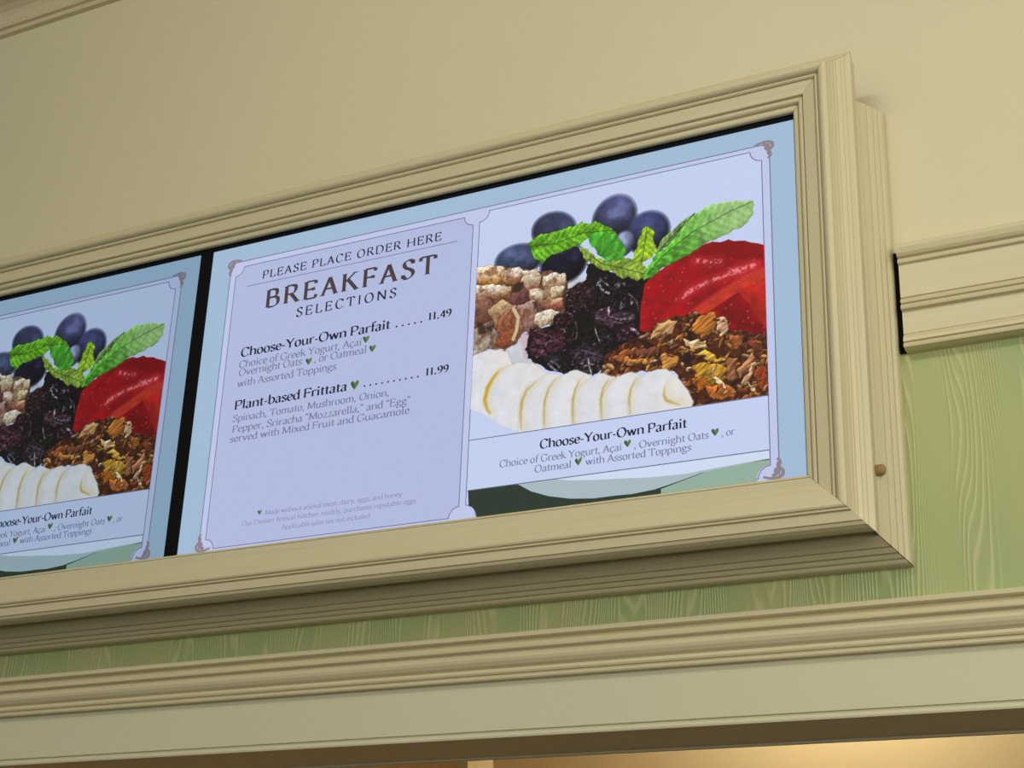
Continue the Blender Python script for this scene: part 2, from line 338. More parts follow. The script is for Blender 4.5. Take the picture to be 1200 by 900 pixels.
G['ç'] = (G['c'][0], G['c'][1] + ';s2.3,-.1 2.6,-.8 2.3,-1.6 1.5,-1.6')

def catmull(p, n=5):
    out = []
    for i in range(len(p)-1):
        a, b, c, d = p[max(i-1, 0)], p[i], p[i+1], p[min(i+2, len(p)-1)]
        for k in range(n):
            t = k/n
            out.append(tuple(.5*((2*b[j]) + (-a[j]+c[j])*t + (2*a[j]-5*b[j]+4*c[j]-d[j])*t*t + (-a[j]+3*b[j]-3*c[j]+d[j])*t**3) for j in (0, 1)))
    out.append(p[-1]); return out

NIB = math.radians(22)
def ribbon(pts, thick, thin, V, F, tf):
    n = len(pts); base = len(V)
    for i, (x, y) in enumerate(pts):
        x0, y0 = pts[max(i-1, 0)]; x1, y1 = pts[min(i+1, n-1)]
        L = math.hypot(x1-x0, y1-y0) or 1; tx, ty = (x1-x0)/L, (y1-y0)/L
        nx, ny = -ty, tx
        c = nx*math.cos(NIB) + ny*math.sin(NIB); s = -nx*math.sin(NIB) + ny*math.cos(NIB)
        h = .5*math.sqrt((thick*c)**2 + (thin*s)**2)
        V.append(tf(x+nx*h, y+ny*h)); V.append(tf(x-nx*h, y-ny*h))
    for i in range(n-1): F.append((base+2*i, base+2*i+1, base+2*i+3, base+2*i+2))

def glyph(ch, thick, thin, V, F, tf):
    for st in G[ch][1].split(';'):
        if not st: continue
        pts = [tuple(float(a) for a in q.split(',')) for q in st[1:].split()]
        if st[0] == 'l': ribbon(pts, thick, thin, V, F, tf)
        elif st[0] == 's': ribbon(catmull(pts), thick, thin, V, F, tf)
        elif st[0] == 'f':
            x, y = pts[0]; up = thin*.62*(1 if y < 3 and y > -1 or y < -1 else -1); b = len(V)
            V.extend(tf(*q) for q in ((x-1.15, y), (x+1.15, y), (x+.75, y+up*1.3), (x-.75, y+up*1.3))); F.append((b, b+1, b+2, b+3))
        elif st[0] == 'o':
            x, y = pts[0]; b = len(V); r = thick*.56
            V.extend(tf(x+r*math.cos(a*math.pi/5), y+r*math.sin(a*math.pi/5)) for a in range(10)); F.append(tuple(range(b, b+10)))

Z_TEXT = -.0009
def lettering(name, text, x0, x1, z, cap, weight, mat, parent):
    s = cap/7; wsum = sum(G[c][0] for c in text)*s; track = 0
    sx = s*min((x1-x0)/wsum, 1.12 if name == 'heading_lettering' else 1.3)
    if text[0] == '.': sx = s
    if len(text) > 1: track = ((x1-x0) - wsum*sx/s)/(len(text)-1)
    V, F = [], []; x = x0
    for c in text:
        glyph(c, 1.45*weight, .46*max(weight, .9), V, F, lambda gx, gy, x=x: (x+gx*sx, Z_TEXT, z+gy*s))
        x += G[c][0]*sx + track
    return link(name, mesh(name, V, F), mat, parent)

# ---------------------------------------------------------------- what the screens show (metres from a screen's top right corner)
ART = {}
ART['blueberry'] = [([(-0.3697, -0.0703), (-0.2844, -0.1606)], -0.35, (88, 92, 140)), ([(-0.4901, -0.0783), (-0.3985, -0.1523)], -0.35, (68, 74, 110)),
 ([(-0.307, -0.1166), (-0.2227, -0.1996)], -0.1, (64, 70, 120)), ([(-0.5615, -0.1278), (-0.4648, -0.194)], -0.12, (74, 86, 124)),
 ([(-0.4695, -0.1481), (-0.3773, -0.2251)], -0.05, (28, 25, 52)), ([(-0.3282, -0.146), (-0.2892, -0.1961)], -0.2, (148, 158, 196))]
ART['mint_leaf'] = [([(-0.2503, -0.2005), (-0.2379, -0.1773), (-0.2157, -0.1613), (-0.1959, -0.1474), (-0.1753, -0.1384), (-0.1862, -0.1573), (-0.2158, -0.1856), (-0.2454, -0.2052)],
  [(-0.2454, -0.199), (-0.1788, -0.1408)], (104, 134, 74)),
 ([(-0.4948, -0.1309), (-0.4816, -0.1218), (-0.4683, -0.1159), (-0.4548, -0.121), (-0.4415, -0.1184), (-0.4266, -0.1195), (-0.4152, -0.1128), (-0.4019, -0.1156),
   (-0.3889, -0.1104), (-0.3757, -0.1165), (-0.3627, -0.1161), (-0.347, -0.1276), (-0.3335, -0.1353), (-0.321, -0.1517), (-0.3518, -0.1462), (-0.3778, -0.1449),
   (-0.3932, -0.155), (-0.414, -0.1586), (-0.4403, -0.1639), (-0.455, -0.1672), (-0.4664, -0.1756), (-0.4741, -0.1703), (-0.4819, -0.1617), (-0.4878, -0.1465)],
  [(-0.4881, -0.1378), (-0.4408, -0.1434), (-0.3884, -0.133), (-0.3314, -0.14)], (92, 160, 28)),
 ([(-0.3931, -0.1603), (-0.38, -0.1647), (-0.3615, -0.1854), (-0.3408, -0.1975), (-0.3104, -0.1985), (-0.2852, -0.2063), (-0.2741, -0.2163), (-0.2651, -0.2284),
   (-0.2661, -0.2461), (-0.276, -0.2431), (-0.2849, -0.2464), (-0.299, -0.2375), (-0.31, -0.2384), (-0.3201, -0.2292), (-0.3304, -0.2209), (-0.3508, -0.2111),
   (-0.3638, -0.2007), (-0.3716, -0.1965), (-0.3822, -0.1838), (-0.3886, -0.1735)],
  [(-0.3878, -0.1641), (-0.351, -0.2006), (-0.3102, -0.2177), (-0.2676, -0.2381)], (128, 160, 52)),
 ([(-0.3789, -0.1372), (-0.352, -0.1366), (-0.3261, -0.1485), (-0.3122, -0.1668), (-0.3044, -0.1867), (-0.3093, -0.1992), (-0.3383, -0.1996), (-0.359, -0.1806),
   (-0.3723, -0.1594)],
  [(-0.3752, -0.1401), (-0.3515, -0.1717), (-0.3383, -0.198)], (74, 166, 44)),
 ([(-0.2654, -0.1463), (-0.2589, -0.1514), (-0.2523, -0.1591), (-0.2533, -0.1714), (-0.2503, -0.185), (-0.2469, -0.1987), (-0.2602, -0.2124), (-0.2801, -0.2135),
   (-0.2932, -0.2046), (-0.2903, -0.1923), (-0.2843, -0.1831), (-0.2828, -0.1714), (-0.2764, -0.1613), (-0.2744, -0.1512)],
  [(-0.2654, -0.1479), (-0.2693, -0.1784), (-0.2751, -0.2135)], (140, 180, 34)),
 ([(-0.272, -0.249), (-0.2686, -0.2313), (-0.2503, -0.2041), (-0.2306, -0.1948), (-0.2108, -0.1753), (-0.195, -0.1559), (-0.1763, -0.1424), (-0.1617, -0.1342),
   (-0.1471, -0.1302), (-0.1254, -0.1299), (-0.1039, -0.1317), (-0.0897, -0.1369), (-0.0742, -0.1399), (-0.075, -0.1536), (-0.0733, -0.1642), (-0.083, -0.1752),
   (-0.0907, -0.1837), (-0.1059, -0.1886), (-0.1193, -0.1928), (-0.1384, -0.1969), (-0.1528, -0.2009), (-0.1697, -0.2065), (-0.1819, -0.2122), (-0.1974, -0.2191),
   (-0.2111, -0.2245), (-0.2257, -0.2286), (-0.2404, -0.2338), (-0.2582, -0.2476)],
  [(-0.2651, -0.2386), (-0.238, -0.2098), (-0.1815, -0.1743), (-0.1138, -0.1501), (-0.0756, -0.1412)], (126, 178, 92))]
ART['strawberry'] = [([(-0.1829, -0.3321), (-0.1163, -0.2881), (-0.0817, -0.2973), (-0.0665, -0.3343), (-0.0501, -0.397), (-0.1181, -0.3851), (-0.1503, -0.3625)], (134, 5, 14)),
 ([(-0.1094, -0.2929), (-0.0835, -0.2773), (-0.0465, -0.2699), (-0.0498, -0.3852), (-0.0718, -0.3598), (-0.0848, -0.3308)], (184, 32, 26)),
 ([(-0.277, -0.3407), (-0.2758, -0.2949), (-0.27, -0.258), (-0.2542, -0.2423), (-0.211, -0.2204), (-0.1818, -0.2091), (-0.1625, -0.203), (-0.148, -0.1999),
   (-0.1338, -0.2049), (-0.1195, -0.2019), (-0.1054, -0.2089), (-0.0913, -0.2109), (-0.0751, -0.2183), (-0.0453, -0.2306), (-0.0466, -0.2758), (-0.093, -0.2843),
   (-0.1165, -0.2954), (-0.1448, -0.3097), (-0.1734, -0.325), (-0.1972, -0.3334), (-0.2405, -0.3438), (-0.2648, -0.3479)],
  (154, 8, 20))]
ART['dark_ground'] = [(-0.376, -0.2347), (-0.31, -0.2322), (-0.2651, -0.2422), (-0.2307, -0.2429), (-0.0473, -0.2991), (-0.0509, -0.4228), (-0.3582, -0.3803)]
ART['straw_all'] = [(-0.277, -0.3407), (-0.2758, -0.2949), (-0.2503, -0.2451), (-0.1819, -0.2172), (-0.1195, -0.2019), (-0.0452, -0.2256), (-0.0503, -0.4041), (-0.1183, -0.3922),
 (-0.1642, -0.3453), (-0.2648, -0.3479)]
ART['straw_edge'] = [(-0.0609, -0.2759), (-0.093, -0.2843), (-0.1165, -0.2954), (-0.1448, -0.3097), (-0.1734, -0.325)]
ART['straw_glints'] = [[(-0.1791, -0.229), (-0.1605, -0.2358), (-0.1353, -0.24)], [(-0.1873, -0.2847), (-0.1633, -0.2764), (-0.1348, -0.2696), (-0.0972, -0.2656), (-0.0762, -0.26)],
 [(-0.1158, -0.2619), (-0.0971, -0.2617), (-0.0775, -0.2597)], [(-0.2018, -0.2939), (-0.1873, -0.2847)]]
ART['straw_top'] = [(-0.2111, -0.2291), (-0.182, -0.2233), (-0.1342, -0.2346), (-0.0603, -0.2533), (-0.0594, -0.2226), (-0.1194, -0.1999), (-0.1481, -0.2029), (-0.1819, -0.2162)]
ART['granola'] = [(-0.3503, -0.4063), (-0.3359, -0.3741), (-0.3088, -0.3589), (-0.2648, -0.3479), (-0.2429, -0.331), (-0.2116, -0.3268), (-0.1829, -0.3262), (-0.1499, -0.3343),
 (-0.1245, -0.3526), (-0.1156, -0.3711), (-0.0905, -0.378), (-0.041, -0.3925), (-0.0404, -0.517), (-0.1891, -0.506), (-0.1934, -0.4616), (-0.2168, -0.4259),
 (-0.2406, -0.4171), (-0.2888, -0.4155), (-0.3279, -0.4179)]
ART['granola_big'] = [([(-0.1823, -0.3616), (-0.1759, -0.3359), (-0.1499, -0.3333), (-0.1408, -0.3496), (-0.148, -0.3677), (-0.1645, -0.3769)], (178, 108, 40)),
 ([(-0.2599, -0.3576), (-0.2502, -0.3371), (-0.226, -0.3301), (-0.2116, -0.3367), (-0.2237, -0.3591), (-0.2454, -0.369)], (196, 150, 100)),
 ([(-0.1453, -0.3415), (-0.129, -0.3469), (-0.1201, -0.3679), (-0.1319, -0.3764), (-0.1433, -0.3637)], (206, 160, 122)),
 ([(-0.1836, -0.4002), (-0.1648, -0.3976), (-0.1417, -0.4121), (-0.1141, -0.412), (-0.1372, -0.42), (-0.165, -0.4129)], (206, 160, 62)),
 ([(-0.1884, -0.4186), (-0.165, -0.4153), (-0.1259, -0.4314), (-0.124, -0.4529), (-0.1516, -0.4579), (-0.1793, -0.444)], (186, 140, 40)),
 ([(-0.1933, -0.4417), (-0.1653, -0.4462), (-0.1563, -0.4642), (-0.1748, -0.4646)], (170, 92, 24)),
 ([(-0.1632, -0.4608), (-0.1378, -0.4601), (-0.1085, -0.4765), (-0.111, -0.4868), (-0.152, -0.4851)], (198, 110, 46)),
 ([(-0.1101, -0.4411), (-0.0892, -0.421), (-0.0753, -0.4092), (-0.0802, -0.4272), (-0.099, -0.457)], (186, 128, 86)),
 ([(-0.1015, -0.4659), (-0.0804, -0.4319), (-0.0746, -0.4357), (-0.0925, -0.4697)], (206, 160, 120)),
 ([(-0.0888, -0.4633), (-0.0833, -0.4619), (-0.075, -0.4878), (-0.0813, -0.4887)], (212, 170, 140)),
 ([(-0.1492, -0.4512), (-0.1446, -0.4487), (-0.1266, -0.469), (-0.1312, -0.4715)], (224, 190, 150)),
 ([(-0.3284, -0.3804), (-0.2989, -0.3666), (-0.289, -0.3782), (-0.3085, -0.3946)], (150, 84, 40)),
 ([(-0.3086, -0.3887), (-0.2646, -0.3912), (-0.2598, -0.4042), (-0.2986, -0.4051)], (186, 124, 58)),
 ([(-0.2453, -0.3945), (-0.2166, -0.3945), (-0.2049, -0.4158), (-0.231, -0.4211)], (190, 130, 60)),
 ([(-0.2891, -0.3747), (-0.2502, -0.3765), (-0.2453, -0.3896), (-0.2792, -0.3887)], (110, 62, 44)),
 ([(-0.2023, -0.3727), (-0.1622, -0.3773), (-0.16, -0.3922), (-0.1882, -0.3897)], (222, 180, 130)),
 ([(-0.1226, -0.3771), (-0.0996, -0.3764), (-0.091, -0.4017), (-0.114, -0.4073)], (150, 84, 42)),
 ([(-0.0907, -0.3899), (-0.0635, -0.3923), (-0.0604, -0.4118), (-0.0821, -0.4104)], (120, 56, 34)),
 ([(-0.0783, -0.4417), (-0.0603, -0.4377), (-0.0603, -0.4864), (-0.0747, -0.4749)], (150, 62, 24)),
 ([(-0.1257, -0.4196), (-0.105, -0.4183), (-0.1149, -0.4544), (-0.1263, -0.4573)], (150, 96, 60))]
ART['granola_gaps'] = [([(-0.1258, -0.429), (-0.112, -0.4219), (-0.1101, -0.4434), (-0.1195, -0.456), (-0.1262, -0.4502)], (38, 16, 14)),
 ([(-0.1287, -0.4616), (-0.1104, -0.4598), (-0.1062, -0.4755), (-0.1198, -0.4747)], (38, 16, 14)),
 ([(-0.1975, -0.3784), (-0.1878, -0.341), (-0.1792, -0.3426), (-0.1833, -0.3736)], (38, 16, 14)),
 ([(-0.2048, -0.4014), (-0.1882, -0.3921), (-0.1836, -0.405), (-0.1955, -0.4246)], (38, 16, 14)),
 ([(-0.2892, -0.3525), (-0.2599, -0.3675), (-0.2405, -0.3807), (-0.2647, -0.3789)], (38, 16, 14)),
 ([(-0.1371, -0.4129), (-0.1187, -0.416), (-0.1051, -0.423), (-0.1235, -0.4256)], (38, 16, 14))]
ART['raisin_area'] = [(-0.4147, -0.2402), (-0.3914, -0.2369), (-0.3788, -0.2248), (-0.3809, -0.1946), (-0.351, -0.2033), (-0.31, -0.2322), (-0.2651, -0.2437), (-0.269, -0.2608),
 (-0.2767, -0.2947), (-0.2775, -0.3446), (-0.3063, -0.3668), (-0.3344, -0.3754), (-0.3454, -0.4022), (-0.3627, -0.4102), (-0.3881, -0.3952), (-0.4185, -0.3941),
 (-0.4495, -0.385), (-0.4894, -0.354), (-0.4927, -0.3371), (-0.4823, -0.3029), (-0.4468, -0.3016), (-0.4172, -0.2838)]
ART['raisin'] = [([(-0.4147, -0.2402), (-0.3762, -0.2253), (-0.3553, -0.2543), (-0.3599, -0.2791), (-0.3904, -0.2836), (-0.4139, -0.2689)], (36, 20, 24)),
 ([(-0.3609, -0.2232), (-0.3302, -0.2308), (-0.2899, -0.2516), (-0.2788, -0.2842), (-0.2895, -0.3049), (-0.3294, -0.295), (-0.3576, -0.2693)], (16, 12, 16)),
 ([(-0.4394, -0.2874), (-0.4111, -0.2798), (-0.39, -0.3042), (-0.3942, -0.344), (-0.4146, -0.3455), (-0.436, -0.3163)], (34, 18, 20)),
 ([(-0.37, -0.2874), (-0.3295, -0.2899), (-0.2895, -0.3074), (-0.2845, -0.3234), (-0.3291, -0.3254), (-0.3593, -0.3148)], (56, 36, 48)),
 ([(-0.4823, -0.3029), (-0.4467, -0.3041), (-0.4178, -0.3196), (-0.4135, -0.3508), (-0.4449, -0.3656), (-0.4868, -0.3534), (-0.4907, -0.3349)], (52, 22, 34)),
 ([(-0.3241, -0.3212), (-0.2894, -0.3225), (-0.2775, -0.3446), (-0.299, -0.3607), (-0.3238, -0.3488)], (48, 18, 34)),
 ([(-0.3948, -0.3186), (-0.3593, -0.3148), (-0.3289, -0.3354), (-0.3236, -0.3663), (-0.3585, -0.3653), (-0.389, -0.35)], (18, 13, 14)),
 ([(-0.4606, -0.3579), (-0.4196, -0.3523), (-0.4084, -0.3918), (-0.4443, -0.3849)], (30, 24, 34)),
 ([(-0.4094, -0.3515), (-0.3739, -0.3476), (-0.336, -0.3691), (-0.3429, -0.4026), (-0.3627, -0.4092), (-0.3983, -0.391)], (38, 26, 36))]
ART['raisin_glints'] = [([(-0.3566, -0.2344), (-0.3492, -0.2503), (-0.3359, -0.2606)], 5, (205, 205, 205)), ([(-0.358, -0.2408), (-0.3505, -0.232), (-0.3376, -0.2448)], 3, (170, 170, 175)),
 ([(-0.3618, -0.3169), (-0.3565, -0.3355), (-0.3497, -0.3518)], 3, (150, 150, 145)), ([(-0.3723, -0.3779), (-0.369, -0.3934), (-0.3648, -0.4069)], 3, (190, 190, 180)),
 ([(-0.4473, -0.3728), (-0.4366, -0.3846), (-0.4288, -0.3909)], 3, (170, 175, 190)), ([(-0.4422, -0.3686), (-0.4291, -0.3783), (-0.4227, -0.3904)], 2, (150, 155, 175)),
 ([(-0.2918, -0.3346), (-0.2844, -0.3409), (-0.2804, -0.3466)], 6, (196, 176, 206)), ([(-0.3353, -0.304), (-0.3142, -0.314), (-0.2894, -0.3165)], 5, (128, 112, 128)),
 ([(-0.3596, -0.3021), (-0.3393, -0.3109), (-0.3092, -0.3214)], 3, (110, 92, 108)), ([(-0.2997, -0.2676), (-0.2847, -0.2831), (-0.2797, -0.3042)], 3, (120, 90, 90)),
 ([(-0.3977, -0.3028), (-0.3938, -0.3188), (-0.3954, -0.3362)], 3, (96, 84, 84)), ([(-0.391, -0.2578), (-0.3804, -0.2752), (-0.3751, -0.2865)], 3, (80, 60, 66)),
 ([(-0.4776, -0.3192), (-0.4615, -0.3323), (-0.4381, -0.3313)], 3, (104, 70, 84)), ([(-0.47, -0.3103), (-0.4463, -0.3196), (-0.4251, -0.3386)], 3, (96, 60, 72)),
 ([(-0.4821, -0.3389), (-0.4557, -0.3486), (-0.4198, -0.3446)], 3, (90, 52, 66)), ([(-0.3988, -0.3684), (-0.3838, -0.3584), (-0.3584, -0.3703)], 4, (84, 80, 104)),
 ([(-0.3884, -0.3802), (-0.3684, -0.3736), (-0.3482, -0.382)], 3, (70, 60, 90))]
ART['walnut_area'] = [(-0.6146, -0.1564), (-0.57, -0.16), (-0.5478, -0.1644), (-0.4928, -0.1852), (-0.4499, -0.1949), (-0.4207, -0.2081), (-0.4142, -0.2377), (-0.4162, -0.284),
 (-0.4416, -0.3025), (-0.4808, -0.3006), (-0.5033, -0.3074), (-0.5117, -0.3235), (-0.5326, -0.3312), (-0.573, -0.3258), (-0.6052, -0.3333)]
ART['walnut'] = [([(-0.6088, -0.1592), (-0.57, -0.16), (-0.542, -0.1726), (-0.538, -0.203), (-0.5681, -0.2014), (-0.6076, -0.184)], (226, 206, 180), (176, 112, 40)),
 ([(-0.5392, -0.1748), (-0.512, -0.1771), (-0.4981, -0.1895), (-0.5002, -0.2051), (-0.5215, -0.2105), (-0.5381, -0.2003)], (226, 214, 204), (140, 80, 30)),
 ([(-0.5009, -0.1847), (-0.4767, -0.1885), (-0.4655, -0.2066), (-0.4701, -0.2269), (-0.4915, -0.2227), (-0.5029, -0.2046)], (206, 192, 170), (176, 140, 112)),
 ([(-0.463, -0.2018), (-0.4207, -0.2076), (-0.4175, -0.2292), (-0.4383, -0.233), (-0.4596, -0.2236)], (220, 206, 184), (170, 120, 80)),
 ([(-0.607, -0.1938), (-0.5406, -0.2068), (-0.5239, -0.2164), (-0.5245, -0.2296), (-0.5613, -0.2295), (-0.6058, -0.2167)], (216, 204, 186), (140, 84, 44)),
 ([(-0.4596, -0.2236), (-0.4175, -0.2319), (-0.4145, -0.2481), (-0.443, -0.253), (-0.4617, -0.2416)], (224, 212, 186), (190, 150, 90)),
 ([(-0.5236, -0.2245), (-0.4863, -0.2184), (-0.4802, -0.2407), (-0.5009, -0.2578), (-0.5199, -0.249)], (120, 76, 74), (86, 44, 46)),
 ([(-0.4888, -0.2232), (-0.4594, -0.2316), (-0.4639, -0.2543), (-0.4841, -0.2505)], (216, 200, 180), (190, 160, 140)),
 ([(-0.5091, -0.251), (-0.4774, -0.2465), (-0.4712, -0.2738), (-0.4832, -0.3079), (-0.5047, -0.2989)], (170, 140, 130), (140, 96, 86)),
 ([(-0.4694, -0.248), (-0.4143, -0.2533), (-0.4165, -0.271), (-0.4529, -0.272)], (200, 160, 130), (140, 60, 50)),
 ([(-0.4738, -0.2759), (-0.4477, -0.2704), (-0.4303, -0.2788), (-0.4366, -0.2957), (-0.4572, -0.3012), (-0.4732, -0.2942)], (228, 220, 206), (196, 170, 130)),
 ([(-0.6057, -0.2194), (-0.5641, -0.2274), (-0.5575, -0.2525), (-0.5725, -0.2815), (-0.6033, -0.2653)], (150, 106, 88), (104, 62, 52)),
 ([(-0.5658, -0.251), (-0.5448, -0.2337), (-0.5172, -0.2495), (-0.5376, -0.2773), (-0.5586, -0.2892)], (190, 160, 120), (140, 100, 70)),
 ([(-0.5519, -0.3165), (-0.5482, -0.2806), (-0.533, -0.2571), (-0.5143, -0.2553), (-0.5074, -0.2828), (-0.5147, -0.3126), (-0.5353, -0.3308)], (150, 96, 70),
  (150, 76, 44)),
 ([(-0.6025, -0.2813), (-0.5648, -0.2723), (-0.5475, -0.2964), (-0.5569, -0.326), (-0.5997, -0.3343)], (120, 104, 96), (196, 180, 160))]
ART['walnut_rim'] = [(-0.5191, -0.2555), (-0.5088, -0.2747), (-0.5111, -0.2977), (-0.5173, -0.3148)]
ART['walnut_dark'] = [([(-0.5913, -0.2648), (-0.5753, -0.2783), (-0.5692, -0.2925), (-0.5855, -0.2923)], (44, 34, 22)),
 ([(-0.4799, -0.2513), (-0.4721, -0.2475), (-0.4716, -0.2633), (-0.4784, -0.2646)], (44, 34, 22)),
 ([(-0.5216, -0.2062), (-0.5001, -0.2078), (-0.5048, -0.2255), (-0.5209, -0.225)], (44, 34, 22)),
 ([(-0.4179, -0.2161), (-0.4132, -0.2379), (-0.4152, -0.279), (-0.4244, -0.267)], (44, 34, 22)),
 ([(-0.5725, -0.2815), (-0.5538, -0.2743), (-0.5635, -0.2988)], (44, 34, 22))]
ART['yogurt'] = [[(-0.5405, -0.334), (-0.5117, -0.3235), (-0.5033, -0.3074), (-0.4821, -0.3081), (-0.4894, -0.354), (-0.4599, -0.3808), (-0.5337, -0.3685)],
 [(-0.4231, -0.214), (-0.3783, -0.2228), (-0.3801, -0.2391), (-0.4131, -0.24)]]
ART['yogurt_pink'] = [(-0.5034, -0.3043), (-0.4842, -0.3108), (-0.4878, -0.3277), (-0.4921, -0.3525)]
ART['banana_slice'] = [[(-0.6104, -0.3376), (-0.589, -0.3309), (-0.5703, -0.3273), (-0.546, -0.33), (-0.5286, -0.3371), (-0.5123, -0.3746), (-0.5204, -0.4339), (-0.5293, -0.4699),
  (-0.555, -0.4597), (-0.5726, -0.446), (-0.6054, -0.4309)],
 [(-0.5642, -0.4221), (-0.5614, -0.4023), (-0.553, -0.3873), (-0.5337, -0.3685), (-0.5075, -0.3612), (-0.4759, -0.3675), (-0.4503, -0.3899), (-0.4425, -0.4459),
  (-0.4559, -0.5076), (-0.5052, -0.4883), (-0.5344, -0.4741), (-0.555, -0.4597)],
 [(-0.4995, -0.5013), (-0.5007, -0.4568), (-0.4968, -0.4225), (-0.4789, -0.4028), (-0.4441, -0.3919), (-0.4245, -0.3971), (-0.397, -0.448), (-0.4056, -0.5051)],
 [(-0.4531, -0.4982), (-0.4544, -0.4589), (-0.4504, -0.4397), (-0.4359, -0.4092), (-0.4133, -0.397), (-0.3932, -0.3933), (-0.3698, -0.4061), (-0.3471, -0.4558),
  (-0.3561, -0.5074)],
 [(-0.3997, -0.5011), (-0.4007, -0.4621), (-0.3986, -0.4429), (-0.3815, -0.42), (-0.3478, -0.4067), (-0.322, -0.4188), (-0.2981, -0.4633), (-0.3074, -0.5097)],
 [(-0.3473, -0.5039), (-0.3488, -0.4749), (-0.3462, -0.4501), (-0.3268, -0.4249), (-0.3083, -0.4157), (-0.2927, -0.4134), (-0.2752, -0.4226), (-0.2501, -0.4708),
  (-0.2595, -0.5073)],
 [(-0.2949, -0.5021), (-0.298, -0.4778), (-0.2958, -0.4541), (-0.2838, -0.4318), (-0.2597, -0.4193), (-0.2463, -0.4167), (-0.2301, -0.4189), (-0.2121, -0.4348),
  (-0.1944, -0.4605), (-0.1834, -0.484), (-0.1891, -0.499), (-0.2312, -0.4974)]]
ART['banana_arc'] = [[(-0.5411, -0.3673), (-0.5533, -0.3806), (-0.5642, -0.3993), (-0.5684, -0.4214), (-0.5633, -0.4399), (-0.5555, -0.4486)],
 [(-0.4695, -0.4028), (-0.4872, -0.415), (-0.4954, -0.4328), (-0.4976, -0.4573), (-0.4954, -0.4872)],
 [(-0.4335, -0.4036), (-0.4454, -0.4182), (-0.4519, -0.4395), (-0.4527, -0.4641), (-0.4502, -0.4938)],
 [(-0.3877, -0.4126), (-0.3954, -0.4286), (-0.399, -0.4477), (-0.3989, -0.4721), (-0.3964, -0.4968)],
 [(-0.3338, -0.4198), (-0.3435, -0.4344), (-0.3476, -0.4557), (-0.345, -0.4947)], [(-0.2848, -0.4268), (-0.2934, -0.4438), (-0.2962, -0.4636), (-0.2936, -0.4928)],
 [(-0.2334, -0.4495), (-0.2349, -0.4636), (-0.2311, -0.4737), (-0.217, -0.4816), (-0.2067, -0.486)]]
ART['pic'] = [(-0.5994, -0.1255), (-0.052, -0.2391), (-0.0573, -0.4915), (-0.598, -0.4898)]
ART['bowl_edge'] = [(-0.5059, -0.5764), (-0.4967, -0.585), (-0.4727, -0.5999), (-0.4405, -0.6121), (-0.4002, -0.6216), (-0.3579, -0.6263), (-0.3163, -0.6263), (-0.2914, -0.6273),
 (-0.2507, -0.6244), (-0.2105, -0.6161), (-0.1708, -0.6068), (-0.1316, -0.6029), (-0.0573, -0.5981)]
ART['bowl_pic'] = [(-0.5953, -0.584), (-0.0571, -0.5828)]
ART['text'] = [('heading', 'PLEASE PLACE ORDER HERE', -1.0798, -0.6756, -0.0854, 0.0165, 0.85, 'ink'), ('heading', 'BREAKFAST', -1.0658, -0.6835, -0.1511, 0.0369, 1.0, 'bronze'),
 ('heading', 'SELECTIONS', -0.9898, -0.7661, -0.1847, 0.0186, 0.85, 'ink'), ('item', 'Choose-Your-Own Parfait', -1.1122, -0.7744, -0.2472, 0.018, 0.95, 'ink'),
 ('item', '.....', -0.7632, -0.7052, -0.2471, 0.0175, 1.0, 'ink'), ('item', '11.49', -0.6949, -0.6453, -0.2458, 0.0147, 1.0, 'ink'),
 ('detail', 'Choice of Greek Yogurt, Açaí', -1.1134, -0.834, -0.2703, 0.0143, 0.74, 'grey'), ('detail', 'Overnight Oats', -1.112, -0.9653, -0.2872, 0.0144, 0.74, 'grey'),
 ('detail', ', or Oatmeal', -0.9383, -0.8216, -0.2881, 0.0141, 0.74, 'grey'), ('detail', 'with Assorted Toppings', -1.1123, -0.8863, -0.3102, 0.0142, 0.74, 'grey'),
 ('item', 'Plant-based Frittata', -1.113, -0.8586, -0.3569, 0.0176, 0.95, 'ink'), ('item', '..........', -0.8232, -0.7051, -0.3552, 0.0169, 1.0, 'ink'),
 ('item', '11.99', -0.6934, -0.6448, -0.3552, 0.0144, 1.0, 'ink'), ('detail', 'Spinach, Tomato, Mushroom, Onion,', -1.114, -0.7657, -0.3818, 0.0137, 0.74, 'grey'),
 ('detail', 'Pepper, Sriracha “Mozzarella,” and “Egg”', -1.1123, -0.7198, -0.4037, 0.0137, 0.74, 'grey'),
 ('detail', 'served with Mixed Fruit and Guacamole', -1.1152, -0.7207, -0.423, 0.0136, 0.74, 'grey'),
 ('note', 'Made without animal meat, dairy, eggs, and honey', -1.0158, -0.7248, -0.5773, 0.0085, 0.6, 'pale'),
 ('note', 'Our Dessert Annual Kitchen modify, purchases reputable eggs', -1.0655, -0.6954, -0.5929, 0.0084, 0.6, 'pale'),
 ('note', 'Applicable sales tax not included', -0.9758, -0.7877, -0.6094, 0.0083, 0.6, 'pale'),
 ('caption', 'Choose-Your-Own Parfait', -0.4592, -0.195, -0.5262, 0.0156, 0.97, 'ink'),
 ('caption_detail', 'Choice of Greek Yogurt, Açaí', -0.5347, -0.3085, -0.5498, 0.0124, 0.74, 'grey'),
 ('caption_detail', ', Overnight Oats', -0.2874, -0.1579, -0.5501, 0.012, 0.74, 'grey'), ('caption_detail', ', or', -0.1371, -0.1151, -0.5501, 0.0118, 0.74, 'grey'),
 ('caption_detail', 'Oatmeal', -0.4678, -0.3989, -0.5676, 0.0124, 0.74, 'grey'),
 ('caption_detail', 'with Assorted Toppings', -0.3741, -0.1879, -0.5668, 0.0121, 0.74, 'grey')]
